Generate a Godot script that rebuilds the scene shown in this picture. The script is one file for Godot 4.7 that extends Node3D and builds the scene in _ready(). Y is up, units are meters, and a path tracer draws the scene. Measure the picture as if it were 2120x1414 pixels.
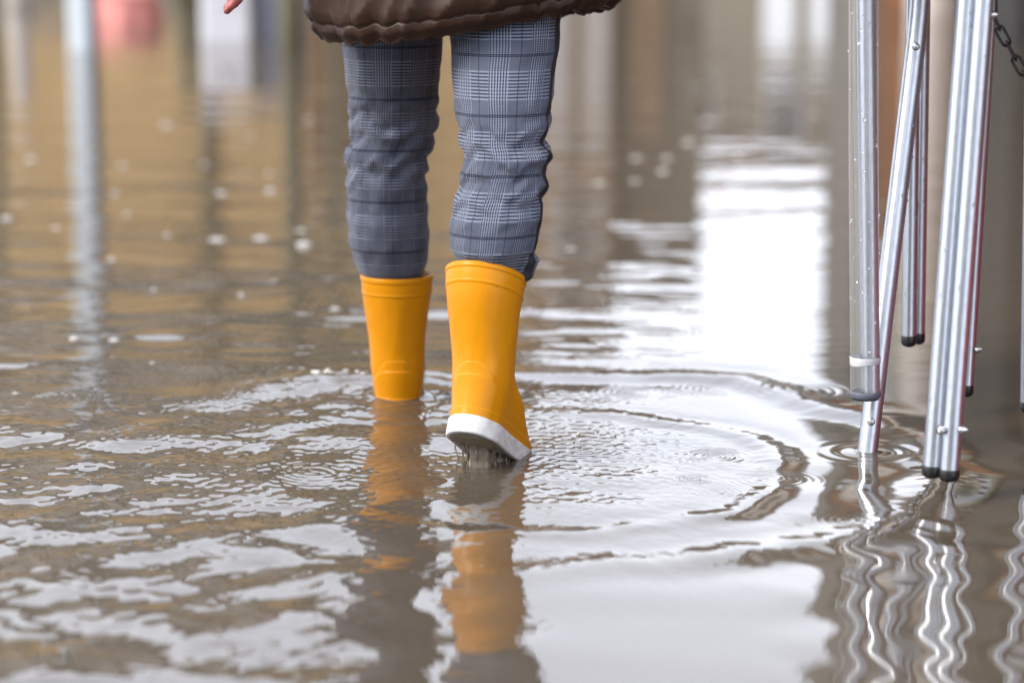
extends Node3D

var rng := RandomNumberGenerator.new()
var taken := {}
var M := {}

# ------------------------------------------------------------------ helpers
func numbered(called: String) -> String:
	if not taken.has(called):
		taken[called] = 0
		return called
	taken[called] += 1
	return "%s_%03d" % [called, taken[called]]

func tag(o: Node, label: String, category: String, group := "") -> void:
	o.set_meta("label", label)
	o.set_meta("category", category)
	if group != "":
		o.set_meta("group", group)

func base(called: String, at: Vector3, label: String, category: String, group := "") -> Node3D:
	var o := Node3D.new()
	o.name = numbered(called)
	add_child(o)
	o.position = at
	tag(o, label, category, group)
	return o

func put(called: String, mesh: Mesh, mat: Material, parent: Node) -> MeshInstance3D:
	var o := MeshInstance3D.new()
	o.name = called
	o.mesh = mesh
	o.material_override = mat
	parent.add_child(o, true)
	return o

func structure(called: String, mesh: Mesh, mat: Material) -> MeshInstance3D:
	var o := put(numbered(called), mesh, mat, self)
	o.set_meta("kind", "structure")
	return o

func mat(c: Color, rough := 0.7, metal := 0.0, spec := 0.5) -> StandardMaterial3D:
	var m := StandardMaterial3D.new()
	m.albedo_color = c.linear_to_srgb()
	m.roughness = rough
	m.metallic = metal
	m.metallic_specular = spec
	return m

func lin(r: float, g: float, b: float) -> Color:
	return Color(r, g, b)

func noise_tex(freq: float, c0: Color, c1: Color, seed_: int, size := 512, octaves := 5) -> NoiseTexture2D:
	var n := FastNoiseLite.new()
	n.seed = seed_
	n.frequency = freq
	n.fractal_octaves = octaves
	var t := NoiseTexture2D.new()
	t.width = size
	t.height = size
	t.seamless = true
	t.noise = n
	var g := Gradient.new()
	g.set_color(0, c0.linear_to_srgb())
	g.set_color(1, c1.linear_to_srgb())
	g.set_offset(0, 0.25)
	g.set_offset(1, 0.75)
	t.color_ramp = g
	return t

func bump_tex(freq: float, seed_: int, strength := 4.0, size := 512, octaves := 4) -> NoiseTexture2D:
	var n := FastNoiseLite.new()
	n.seed = seed_
	n.frequency = freq
	n.fractal_octaves = octaves
	var t := NoiseTexture2D.new()
	t.width = size
	t.height = size
	t.seamless = true
	t.noise = n
	t.as_normal_map = true
	t.bump_strength = strength
	return t

func triplanar(m: StandardMaterial3D, scale: float) -> StandardMaterial3D:
	m.uv1_triplanar = true
	m.uv1_world_triplanar = true
	m.uv1_scale = Vector3.ONE * scale
	return m

func plaster(c0: Color, c1: Color, seed_: int, scale := 0.35) -> StandardMaterial3D:
	var m := mat(Color(1, 1, 1), 0.9, 0.0, 0.3)
	m.albedo_texture = noise_tex(0.012, c0, c1, seed_)
	return triplanar(m, scale)

# A grid of points becomes a smooth surface: rows run down (or along), columns run round.
# Normals point to columns x rows.
func arrays_of(rows: int, cols: int, v: PackedVector3Array, uv: PackedVector2Array, wrap := false) -> Array:
	var n := PackedVector3Array()
	n.resize(rows * cols)
	for r in rows:
		var r0 := maxi(r - 1, 0) * cols
		var r1 := mini(r + 1, rows - 1) * cols
		for c in cols:
			var c0 := c - 1
			var c1 := c + 1
			if wrap:
				if c0 < 0:
					c0 = cols - 2
				if c1 >= cols:
					c1 = 1
			else:
				c0 = maxi(c0, 0)
				c1 = mini(c1, cols - 1)
			var k := r * cols
			var a := (v[k + c1] - v[k + c0]).cross(v[r1 + c] - v[r0 + c])
			n[k + c] = a.normalized() if a.length_squared() > 1e-20 else Vector3.UP
	var idx := PackedInt32Array()
	idx.resize((rows - 1) * (cols - 1) * 6)
	var q := 0
	for r in rows - 1:
		for c in cols - 1:
			var a := r * cols + c
			idx[q] = a
			idx[q + 1] = a + cols
			idx[q + 2] = a + 1
			idx[q + 3] = a + 1
			idx[q + 4] = a + cols
			idx[q + 5] = a + cols + 1
			q += 6
	var out := []
	out.resize(Mesh.ARRAY_MAX)
	out[Mesh.ARRAY_VERTEX] = v
	out[Mesh.ARRAY_NORMAL] = n
	if uv.size() == v.size():
		out[Mesh.ARRAY_TEX_UV] = uv
	out[Mesh.ARRAY_INDEX] = idx
	return out

func grid_mesh(rows: int, cols: int, v: PackedVector3Array, uv: PackedVector2Array, wrap := false) -> ArrayMesh:
	var m := ArrayMesh.new()
	m.add_surface_from_arrays(Mesh.PRIMITIVE_TRIANGLES, arrays_of(rows, cols, v, uv, wrap))
	return m

func join(list: Array) -> ArrayMesh:
	var st := SurfaceTool.new()
	st.begin(Mesh.PRIMITIVE_TRIANGLES)
	for m in list:
		st.append_from(m, 0, Transform3D.IDENTITY)
	return st.commit()

# tube along points, radius per point
func tube(pts: Array, radii: Array, sides := 20, close := false) -> ArrayMesh:
	var v := PackedVector3Array()
	var uv := PackedVector2Array()
	var n := pts.size()
	var ref := Vector3.ZERO
	var far := 0.0
	for i in n:
		var a: Vector3 = pts[maxi(i - 1, 0)]
		var b: Vector3 = pts[mini(i + 1, n - 1)]
		if close:
			a = pts[(i - 1 + n - 1) % (n - 1)] if i == 0 or i == n - 1 else pts[i - 1]
			b = pts[1] if i == n - 1 else pts[i + 1]
			if i == 0:
				a = pts[n - 2]
		var t := (b - a).normalized()
		if ref == Vector3.ZERO:
			ref = Vector3.RIGHT if absf(t.x) < 0.8 else Vector3.UP
		var nn := (ref - t * ref.dot(t)).normalized()
		ref = nn
		var bb := t.cross(nn)
		var p: Vector3 = pts[i]
		if i > 0:
			var pp: Vector3 = pts[i - 1]
			far += p.distance_to(pp)
		for c in sides + 1:
			var w := TAU * c / sides
			v.append(p + (nn * cos(w) + bb * sin(w)) * float(radii[i]))
			uv.append(Vector2(float(c) / sides, far))
	return grid_mesh(n, sides + 1, v, uv, true)

# straight tube from a to b with small rounded ends
func rod(a: Vector3, b: Vector3, r: float, sides := 24, steps := 8) -> ArrayMesh:
	var t := (b - a).normalized()
	var pts := [a, a, a + t * r * 0.12]
	var rad := [0.0005, r * 0.9, r]
	for i in range(1, steps):
		pts.append(a.lerp(b, float(i) / steps))
		rad.append(r)
	pts.append_array([b - t * r * 0.12, b, b])
	rad.append_array([r, r * 0.9, 0.0005])
	pts[1] = a + t * 0.0002
	pts[pts.size() - 2] = b - t * 0.0002
	return tube(pts, rad, sides)

# bevelled box with centre c and size s
func box(c: Vector3, s: Vector3, bevel := 0.01) -> ArrayMesh:
	var st := SurfaceTool.new()
	st.begin(Mesh.PRIMITIVE_TRIANGLES)
	st.set_smooth_group(-1)
	var h := s / 2.0
	var b := minf(bevel, minf(h.x, minf(h.y, h.z)) * 0.5)
	var corner := func(sx: int, sy: int, sz: int, axis: int) -> Vector3:
		var p := Vector3(sx * (h.x - b), sy * (h.y - b), sz * (h.z - b))
		p[axis] = [sx * h.x, sy * h.y, sz * h.z][axis]
		return c + p
	var quad := func(a: Vector3, bq: Vector3, cq: Vector3, d: Vector3, out: Vector3) -> void:
		var l := [a, bq, cq, d]
		if (bq - a).cross(cq - a).dot(out) > 0:
			l = [a, d, cq, bq]
		for k in [0, 1, 2, 0, 2, 3]:
			st.add_vertex(l[k])
	for axis in 3:
		for sg in [-1, 1]:
			var o := Vector3.ZERO
			o[axis] = sg
			var l := []
			for q in [[-1, -1], [1, -1], [1, 1], [-1, 1]]:
				var sgn := [0, 0, 0]
				sgn[axis] = sg
				sgn[(axis + 1) % 3] = q[0]
				sgn[(axis + 2) % 3] = q[1]
				l.append(corner.call(sgn[0], sgn[1], sgn[2], axis))
			quad.call(l[0], l[1], l[2], l[3], o)
	for axis in 3:
		for q in [[-1, -1], [1, -1], [1, 1], [-1, 1]]:
			var a1 := (axis + 1) % 3
			var a2 := (axis + 2) % 3
			var l := []
			for e in [-1, 1]:
				var sgn := [0, 0, 0]
				sgn[axis] = e
				sgn[a1] = q[0]
				sgn[a2] = q[1]
				l.append(corner.call(sgn[0], sgn[1], sgn[2], a1))
				l.append(corner.call(sgn[0], sgn[1], sgn[2], a2))
			var o := Vector3.ZERO
			o[a1] = q[0]
			o[a2] = q[1]
			quad.call(l[0], l[1], l[3], l[2], o)
	for sx in [-1, 1]:
		for sy in [-1, 1]:
			for sz in [-1, 1]:
				var p: Vector3 = corner.call(sx, sy, sz, 0)
				var q: Vector3 = corner.call(sx, sy, sz, 1)
				var r: Vector3 = corner.call(sx, sy, sz, 2)
				if (q - p).cross(r - p).dot(Vector3(sx, sy, sz)) > 0:
					for k in [p, r, q]:
						st.add_vertex(k)
				else:
					for k in [p, q, r]:
						st.add_vertex(k)
	st.generate_normals()
	return st.commit()

# turned shape: profile of (radius, height) from top to bottom
func lathe(at: Vector3, prof: Array, sides := 16) -> ArrayMesh:
	var v := PackedVector3Array()
	var uv := PackedVector2Array()
	for i in prof.size():
		for c in sides + 1:
			var w := TAU * c / sides
			v.append(at + Vector3(cos(w) * prof[i][0], prof[i][1], sin(w) * prof[i][0]))
			uv.append(Vector2(float(c) / sides, prof[i][1]))
	return grid_mesh(prof.size(), sides + 1, v, uv, true)

func track(tab: Array, x: float) -> Array:
	# smooth lookup in a table whose first column falls
	var n := tab.size()
	if x >= tab[0][0]:
		return tab[0]
	if x <= tab[n - 1][0]:
		return tab[n - 1]
	for i in n - 1:
		if x <= tab[i][0] and x >= tab[i + 1][0]:
			var t: float = (tab[i][0] - x) / (tab[i][0] - tab[i + 1][0])
			var out := []
			for k in tab[i].size():
				var p0: float = tab[maxi(i - 1, 0)][k]
				var p3: float = tab[mini(i + 2, n - 1)][k]
				out.append(cubic_interpolate(tab[i][k], tab[i + 1][k], p0, p3, t))
			return out
	return tab[n - 1]

# Continuous skin round tapered bones: smooth-joined distances meshed as surface nets.
func skin(bones: Array, cell: float, k: float) -> ArrayMesh:
	var lo := Vector3.INF
	var hi := -Vector3.INF
	for b in bones:
		var r := maxf(b[2], b[3]) + cell * 3.0
		for e in 2:
			lo = lo.min(b[e] - Vector3.ONE * r)
			hi = hi.max(b[e] + Vector3.ONE * r)
	var nx := int((hi.x - lo.x) / cell) + 2
	var ny := int((hi.y - lo.y) / cell) + 2
	var nz := int((hi.z - lo.z) / cell) + 2
	var f := PackedFloat32Array()
	f.resize(nx * ny * nz)
	f.fill(1.0)
	for b in bones:
		var a: Vector3 = b[0]
		var ab: Vector3 = b[1] - b[0]
		var l2 := maxf(ab.length_squared(), 1e-9)
		var r := maxf(b[2], b[3]) + k + cell * 2.0
		var p0: Vector3 = (a.min(b[1]) - Vector3.ONE * r - lo) / cell
		var p1: Vector3 = (a.max(b[1]) + Vector3.ONE * r - lo) / cell
		for z in range(maxi(0, int(p0.z)), mini(nz, int(p1.z) + 1)):
			for y in range(maxi(0, int(p0.y)), mini(ny, int(p1.y) + 1)):
				for x in range(maxi(0, int(p0.x)), mini(nx, int(p1.x) + 1)):
					var p := lo + Vector3(x, y, z) * cell
					var t := clampf((p - a).dot(ab) / l2, 0.0, 1.0)
					var d := p.distance_to(a + ab * t) - lerpf(b[2], b[3], t)
					var i := x + nx * (y + ny * z)
					var h := clampf(0.5 + 0.5 * (f[i] - d) / k, 0.0, 1.0)
					f[i] = lerpf(f[i], d, h) - k * h * (1.0 - h)
	var at := {}
	var v := PackedVector3Array()
	var nrm := PackedVector3Array()
	var off := [0, 1, nx, nx + 1, nx * ny, nx * ny + 1, nx * ny + nx, nx * ny + nx + 1]
	var ed := [[0, 1], [2, 3], [4, 5], [6, 7], [0, 2], [1, 3], [4, 6], [5, 7], [0, 4], [1, 5], [2, 6], [3, 7]]
	for z in nz - 1:
		for y in ny - 1:
			for x in nx - 1:
				var i := x + nx * (y + ny * z)
				var m := 0
				for c in 8:
					if f[i + off[c]] < 0.0:
						m |= 1 << c
				if m == 0 or m == 255:
					continue
				var s := Vector3.ZERO
				var n := 0
				for e in ed:
					var fa := f[i + off[e[0]]]
					var fb := f[i + off[e[1]]]
					if (fa < 0.0) != (fb < 0.0):
						var t := fa / (fa - fb)
						var pa := Vector3(e[0] & 1, (e[0] >> 1) & 1, e[0] >> 2)
						var pb := Vector3(e[1] & 1, (e[1] >> 1) & 1, e[1] >> 2)
						s += pa.lerp(pb, t)
						n += 1
				at[i] = v.size()
				v.append(lo + (Vector3(x, y, z) + s / n) * cell)
				var g := Vector3.ZERO
				for c in 8:
					var w := f[i + off[c]]
					g += Vector3(w if c & 1 else -w, w if c & 2 else -w, w if c & 4 else -w)
				nrm.append(g.normalized())
	var idx := PackedInt32Array()
	var strides := [1, nx, nx * ny]
	for i in at:
		for ax in 3:
			var st1: int = strides[(ax + 1) % 3]
			var st2: int = strides[(ax + 2) % 3]
			var fa := f[i]
			var fb := f[i + strides[ax]]
			if (fa < 0.0) == (fb < 0.0):
				continue
			if not (at.has(i - st1) and at.has(i - st2) and at.has(i - st1 - st2)):
				continue
			var q := [at[i], at[i - st1], at[i - st1 - st2], at[i - st2]]
			if fa < 0.0:
				idx.append_array([q[0], q[2], q[1], q[0], q[3], q[2]])
			else:
				idx.append_array([q[0], q[1], q[2], q[0], q[2], q[3]])
	var out := []
	out.resize(Mesh.ARRAY_MAX)
	out[Mesh.ARRAY_VERTEX] = v
	out[Mesh.ARRAY_NORMAL] = nrm
	out[Mesh.ARRAY_INDEX] = idx
	var mesh := ArrayMesh.new()
	mesh.add_surface_from_arrays(Mesh.PRIMITIVE_TRIANGLES, out)
	return mesh

# ------------------------------------------------------------------ scene
func _ready() -> void:
	rng.seed = 11
	var cam := Camera3D.new()
	add_child(cam)
	cam.position = Vector3(0, 0.96, 0)
	cam.rotation = Vector3(-atan(940.0 / 5008.0), 0, 0)
	var lens := CameraAttributesPhysical.new()
	lens.frustum_focal_length = 85.0
	lens.frustum_focus_distance = 4.12
	lens.frustum_near = 0.05
	lens.frustum_far = 400.0
	lens.exposure_aperture = 1.8
	cam.attributes = lens
	cam.current = true

	var env := Environment.new()
	env.background_mode = Environment.BG_SKY
	var sky := Sky.new()
	var sm := ProceduralSkyMaterial.new()
	sm.sky_top_color = lin(0.71, 0.76, 0.88).linear_to_srgb()
	sm.sky_horizon_color = lin(0.76, 0.80, 0.89).linear_to_srgb()
	sm.sky_curve = 0.2
	sm.ground_bottom_color = lin(0.10, 0.09, 0.07).linear_to_srgb()
	sm.ground_horizon_color = lin(0.25, 0.24, 0.22).linear_to_srgb()
	sm.sun_angle_max = 1.0
	# thin unevenness in the overcast
	var cn := FastNoiseLite.new()
	cn.seed = 3
	cn.frequency = 0.012
	cn.fractal_octaves = 5
	var ct := NoiseTexture2D.new()
	ct.width = 1024
	ct.height = 512
	ct.seamless = true
	ct.noise = cn
	var cg := Gradient.new()
	cg.set_color(0, Color(0, 0, 0))
	cg.set_color(1, Color(0.52, 0.52, 0.53))
	cg.set_offset(0, 0.2)
	cg.set_offset(1, 0.8)
	ct.color_ramp = cg
	sm.sky_cover = ct
	sky.sky_material = sm
	env.sky = sky
	env.tonemap_mode = Environment.TONE_MAPPER_LINEAR
	env.tonemap_exposure = 3.1
	env.sdfgi_enabled = true
	env.ssao_enabled = true
	env.ssil_enabled = true
	var we := WorldEnvironment.new()
	we.environment = env
	add_child(we)
	var sun := DirectionalLight3D.new()
	sun.light_energy = 0.5
	sun.light_color = Color(1.0, 0.98, 0.95)
	sun.light_angular_distance = 25.0
	sun.shadow_enabled = true
	sun.rotation_degrees = Vector3(-40, -70, 0)
	add_child(sun)

	materials()
	water()
	town()
	street_things()
	stools()
	person()
	small_water()

func materials() -> void:
	# muddy water: cloudy brown body under a mirror-smooth skin
	M.water = mat(lin(0.068, 0.054, 0.039), 0.025, 0.0, 0.54)
	M.mud = plaster(lin(0.09, 0.07, 0.05), lin(0.16, 0.13, 0.10), 3)
	M.ochre = plaster(lin(0.44, 0.295, 0.14), lin(0.55, 0.38, 0.19), 5)
	M.pink = plaster(lin(0.30, 0.20, 0.13), lin(0.42, 0.30, 0.20), 6)
	M.terracotta = plaster(lin(0.13, 0.055, 0.026), lin(0.19, 0.088, 0.045), 7)
	M.grey_plaster = plaster(lin(0.14, 0.135, 0.13), lin(0.21, 0.20, 0.19), 8)
	M.drab = plaster(lin(0.19, 0.16, 0.12), lin(0.27, 0.235, 0.185), 9)
	M.pale = plaster(lin(0.46, 0.44, 0.40), lin(0.60, 0.58, 0.54), 16)
	M.faded = plaster(lin(0.44, 0.38, 0.33), lin(0.57, 0.50, 0.44), 18)
	M.stone = plaster(lin(0.42, 0.38, 0.35), lin(0.56, 0.52, 0.48), 10, 0.8)
	M.roof = plaster(lin(0.24, 0.15, 0.11), lin(0.34, 0.23, 0.18), 12, 1.2)
	M.dark_stone = plaster(lin(0.028, 0.028, 0.030), lin(0.05, 0.048, 0.046), 13, 0.8)
	M.glass = mat(lin(0.03, 0.035, 0.04), 0.05, 0.0, 0.6)
	M.shutter = mat(lin(0.10, 0.12, 0.08), 0.6)
	M.white = mat(lin(0.72, 0.72, 0.73), 0.5)
	M.wood = plaster(lin(0.14, 0.085, 0.045), lin(0.20, 0.13, 0.075), 14, 2.0)
	M.red = mat(lin(0.30, 0.022, 0.032), 0.5)

# ------------------------------------------------------------------ water
func water() -> void:
	var xs := PackedFloat32Array()
	var half := PackedFloat32Array()
	var x := 0.0
	while x < 60.0:
		half.append(x)
		x += 0.0042 if x < 0.98 else 0.0042 + 0.035 * (x - 0.98)
	half.append(60.0)
	for i in range(half.size() - 1, 0, -1):
		xs.append(-half[i])
	xs.append_array(half)
	var ds := PackedFloat32Array()
	for q in [-12.0, -7.0, -3.5, -1.0, 0.5, 1.3, 1.8, 2.1, 2.3, 2.45, 2.55]:
		ds.append(q)
	var d := 2.62
	while d < 110.0:
		ds.append(d)
		d += 0.0042 if d < 5.0 else 0.008 * pow(d / 5.0, 2.0) if d < 30.0 else d * 0.05
	var nx := xs.size()
	var nd := ds.size()
	var h := PackedFloat32Array()
	h.resize(nx * nd)

	# broad wind waves, crests mostly across the view
	waves(h, xs, ds, 26, 0.11, 1.0, 0.018, 1.0, 21, func(px: float, pd: float) -> float:
		var side := px / pd
		var left := 0.50 + 0.50 * (1.0 - smoothstep(-0.02, 0.10, side))
		var near := 0.45 + 0.55 * smoothstep(4.3, 6.0, pd)
		return left * near * (1.0 - smoothstep(30.0, 60.0, pd)), 60.0)
	# short ripples beyond the walker
	waves(h, xs, ds, 14, 0.035, 0.10, 0.016, 0.9, 25, func(px: float, pd: float) -> float:
		return smoothstep(4.4, 5.0, pd) * (1.0 - smoothstep(8.0, 12.0, pd)) * (1.0 - 0.35 * smoothstep(-0.02, 0.04, px / pd)), 9.0)
	# slow heave in the calm corner
	waves(h, xs, ds, 9, 0.10, 0.34, 0.034, 3.0, 22, func(px: float, pd: float) -> float:
		return smoothstep(0.25, 0.6, px) * (1.0 - smoothstep(3.7, 4.4, pd)), 5.2)
	# chop stirred up by the walker: broad lumps, then small ones in patches
	var patch := FastNoiseLite.new()
	patch.seed = 14
	patch.frequency = 1.0
	patch.fractal_octaves = 2
	var lee := func(px: float, pd: float) -> float:
		# calmer water in the lee of the standing boot
		return 1.0 - 0.45 * exp(-pow((px + 0.2 * pd / 4.4) / 0.09, 2.0)) * smoothstep(3.0, 3.4, pd) * (1.0 - smoothstep(4.3, 4.5, pd))
	# wind patches beyond the walker
	waves(h, xs, ds, 18, 0.07, 0.30, 0.048, 1.1, 33, func(px: float, pd: float) -> float:
		var m := smoothstep(4.55, 4.9, pd) * (1.0 - smoothstep(5.6, 7.5, pd)) * (1.0 - smoothstep(0.0, 0.08, px / pd))
		if m < 0.003:
			return 0.0
		return m * clampf(0.15 + 1.7 * patch.get_noise_2d(px * 1.6 + 30.0, pd * 2.2), 0.0, 1.0), 5.2)
	# churned water beside the standing boot
	waves(h, xs, ds, 24, 0.03, 0.13, 0.11, 3.0, 29, func(px: float, pd: float) -> float:
		var a := exp(-((px + 0.36) * (px + 0.36) / 0.022 + (pd - 4.66) * (pd - 4.66) / 0.012))
		var b := exp(-((px + 0.12) * (px + 0.12) / 0.004 + (pd - 4.45) * (pd - 4.45) / 0.05)) * 0.8
		return clampf(a + b, 0.0, 1.0), 5.2)
	waves(h, xs, ds, 20, 0.11, 0.42, 0.058, 2.0, 23, func(px: float, pd: float) -> float:
		var a := 1.0 - smoothstep(-0.30, 0.12, px)
		var b := 1.0 - smoothstep(4.25, 4.75, pd)
		var c := exp(-((px - 0.08) * (px - 0.08) / 0.06 + (pd - 3.9) * (pd - 3.9) / 0.14)) * 0.40
		return clampf(a * b + c, 0.0, 1.0) * lee.call(px, pd), 5.2)
	waves(h, xs, ds, 26, 0.026, 0.10, 0.056, 2.6, 27, func(px: float, pd: float) -> float:
		var a := 1.0 - smoothstep(-0.32, 0.06, px)
		var b := 1.0 - smoothstep(4.30, 4.85, pd)
		var c := exp(-((px - 0.08) * (px - 0.08) / 0.05 + (pd - 3.95) * (pd - 3.95) / 0.10)) * 0.6
		var m := clampf(a * b + c, 0.0, 1.0)
		if m < 0.003:
			return 0.0
		return m * lee.call(px, pd) * clampf(0.55 + 1.2 * patch.get_noise_2d(px * 3.2, pd * 2.4), 0.22, 1.0), 5.2)
	# fine ripples
	waves(h, xs, ds, 22, 0.013, 0.034, 0.055, 3.2, 24, func(px: float, pd: float) -> float:
		var a := exp(-((px - 0.10) * (px - 0.10) / 0.045 + (pd - 4.10) * (pd - 4.10) / 0.10))
		var b := exp(-((px + 0.42) * (px + 0.42) / 0.16 + (pd - 4.0) * (pd - 4.0) / 0.30)) * 0.75
		return clampf(a + b, 0.0, 1.0) + 0.18 * (1.0 - smoothstep(0.2, 0.5, px)) + 0.5 * exp(-((px + 0.42) * (px + 0.42) / 0.05 + (pd - 4.66) * (pd - 4.66) / 0.02)), 5.2)

	# rings spreading from the boots: centre, radius, width, wavelength, height, lobe
	var rings := [
		[0.02, 3.98, 0.44, 0.055, 0.14, 0.0024, 0.4], [0.02, 4.05, 0.73, 0.09, 0.24, 0.0040, 1.7],
		[-0.22, 4.52, 0.20, 0.05, 0.07, 0.0022, 2.9],
	]
	# drops of rain and the foot of the standing leg: centre, reach, wavelength, height
	var drops := [
		[-0.517, 4.524, 0.10, 0.014, 0.0004], [0.348, 4.045, 0.075, 0.016, 0.0010], [0.303, 3.883, 0.045, 0.012, 0.0010],
		[-0.923, 4.524, 0.12, 0.015, 0.0005], [-0.661, 4.193, 0.10, 0.016, 0.0003], [0.224, 4.583, 0.07, 0.014, 0.0006],
		[0.616, 4.081, 0.10, 0.032, 0.0007], [0.56, 4.60, 0.10, 0.02, 0.0008], [0.40, 4.62, 0.09, 0.014, 0.0006],
		[-0.36, 3.98, 0.05, 0.013, 0.0002], [-0.30, 4.72, 0.07, 0.012, 0.0006], [0.52, 3.62, 0.05, 0.012, 0.0004],
	]
	for i in 24:
		var dd := rng.randf_range(2.8, 8.5)
		drops.append([rng.randf_range(-0.23, 0.13) * dd, dd, rng.randf_range(0.04, 0.11), rng.randf_range(0.011, 0.018), rng.randf_range(0.0002, 0.0005)])
	for q in drops:
		stamp(h, xs, ds, q[0], q[1], q[2] * 1.3, func(dist: float, _dx: float, _dd: float) -> float:
			var lobe: float = 0.55 + 0.45 * sin(atan2(_dd, _dx) + q[0] * 37.0) * sin(2.0 * atan2(_dd, _dx) + q[1] * 23.0)
			return lobe * q[4] * cos(dist / q[3] * TAU) * (1.0 - smoothstep(q[2] * 0.3, q[2] * 1.3, dist)) * smoothstep(0.0, 0.01, dist + 0.004))
	var uneven := FastNoiseLite.new()
	uneven.seed = 4
	uneven.frequency = 1.0
	for q in rings:
		stamp(h, xs, ds, q[0], q[1], q[2] + q[3] * 3.5, func(dist: float, dx: float, dd: float) -> float:
			var a := atan2(dd, dx)
			var wob := uneven.get_noise_3d(cos(a) * 1.2, sin(a) * 1.2, q[6])
			var far: float = q[2] * (1.0 + 0.14 * wob)
			var e: float = (dist - far) / q[3]
			var side := 0.55 + 0.45 * smoothstep(-0.4, 0.6, cos(a))
			return q[5] * side * (1.0 + 1.2 * uneven.get_noise_3d(cos(a) * 2.0, sin(a) * 2.0, q[6] + 5.0)) * exp(-e * e) * cos((dist - far) / q[4] * TAU))
	# bow wave leaving the standing boot
	var crest := [Vector2(-0.28, 4.72), Vector2(-0.40, 4.70), Vector2(-0.52, 4.60), Vector2(-0.66, 4.50)]
	for k in 40:
		var t := k / 39.0 * 3.0
		var s := mini(int(t), 2)
		var c0: Vector2 = crest[s]
		var c1: Vector2 = crest[s + 1]
		var p := c0.lerp(c1, t - s)
		var size := lerpf(0.0011, 0.0004, t / 3.0)
		stamp(h, xs, ds, p.x, p.y, 0.16, func(dist: float, _dx: float, _dd: float) -> float:
			return size * exp(-dist * dist / 0.0050))
	# water climbing a little where the boot and the leg stand in it
	for q in [[-0.2195, 4.556, 0.056], [0.616, 4.081, 0.018]]:
		stamp(h, xs, ds, q[0], q[1], 0.12, func(dist: float, _dx: float, _dd: float) -> float:
			return 0.0035 * exp(-maxf(dist - q[2], 0.0) / 0.008))
	var v := PackedVector3Array()
	v.resize(nx * nd)
	for r in nd:
		for c in nx:
			v[r * nx + c] = Vector3(xs[c], h[r * nx + c], -ds[r])
	# columns run to +x and rows away from the camera (-z): x cross -z points up
	structure("water", grid_mesh(nd, nx, v, PackedVector2Array()), M.water)
	structure("ground", box(Vector3(0, -0.145, -40), Vector3(160, 0.2, 160), 0.01), M.mud)

func waves(h: PackedFloat32Array, xs: PackedFloat32Array, ds: PackedFloat32Array, n: int, l0: float, l1: float, slope: float, spread: float, seed_: int, mask: Callable, reach: float) -> void:
	var g := RandomNumberGenerator.new()
	g.seed = seed_
	var nx := xs.size()
	var c0 := 0
	while xs[c0] < -reach:
		c0 += 1
	var c1 := nx
	while xs[c1 - 1] > reach:
		c1 -= 1
	var w := c1 - c0
	var sx := []
	var cx := []
	var kd := PackedFloat32Array()
	var ph := PackedFloat32Array()
	var amp := PackedFloat32Array()
	for i in n:
		var l := l0 * pow(l1 / l0, (i + g.randf()) / n)
		var k := TAU / l
		var a := g.randf_range(-0.5, 0.5) * spread
		var kx := k * sin(a)
		kd.append(k * cos(a))
		ph.append(g.randf() * TAU)
		amp.append(slope * sqrt(2.0 / n) / k)
		var s := PackedFloat32Array()
		var c := PackedFloat32Array()
		for q in w:
			s.append(sin(kx * xs[c0 + q]))
			c.append(cos(kx * xs[c0 + q]))
		sx.append(s)
		cx.append(c)
	var row := PackedFloat32Array()
	row.resize(w)
	for r in ds.size():
		var d := ds[r]
		if d < 1.0 or d > reach * 1.2:
			continue
		row.fill(0.0)
		var gap: float = ds[mini(r + 1, ds.size() - 1)] - d
		for i in n:
			if TAU / absf(kd[i]) < gap * 2.5:
				continue
			var b := kd[i] * d + ph[i]
			var sb := sin(b) * amp[i]
			var cb := cos(b) * amp[i]
			var s: PackedFloat32Array = sx[i]
			var c: PackedFloat32Array = cx[i]
			for q in w:
				row[q] += s[q] * cb + c[q] * sb
		for q in w:
			var m: float = mask.call(xs[c0 + q], d)
			if m > 0.003:
				h[r * nx + c0 + q] += row[q] * m

func stamp(h: PackedFloat32Array, xs: PackedFloat32Array, ds: PackedFloat32Array, cx: float, cd: float, reach: float, f: Callable) -> void:
	var nx := xs.size()
	var c0 := xs.bsearch(cx - reach)
	var c1 := xs.bsearch(cx + reach)
	var r0 := ds.bsearch(cd - reach)
	var r1 := ds.bsearch(cd + reach)
	for r in range(r0, r1):
		var dd := ds[r] - cd
		for c in range(c0, c1):
			var dx := xs[c] - cx
			var q := dx * dx + dd * dd
			if q < reach * reach:
				h[r * nx + c] += f.call(sqrt(q), dx, dd)

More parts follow.
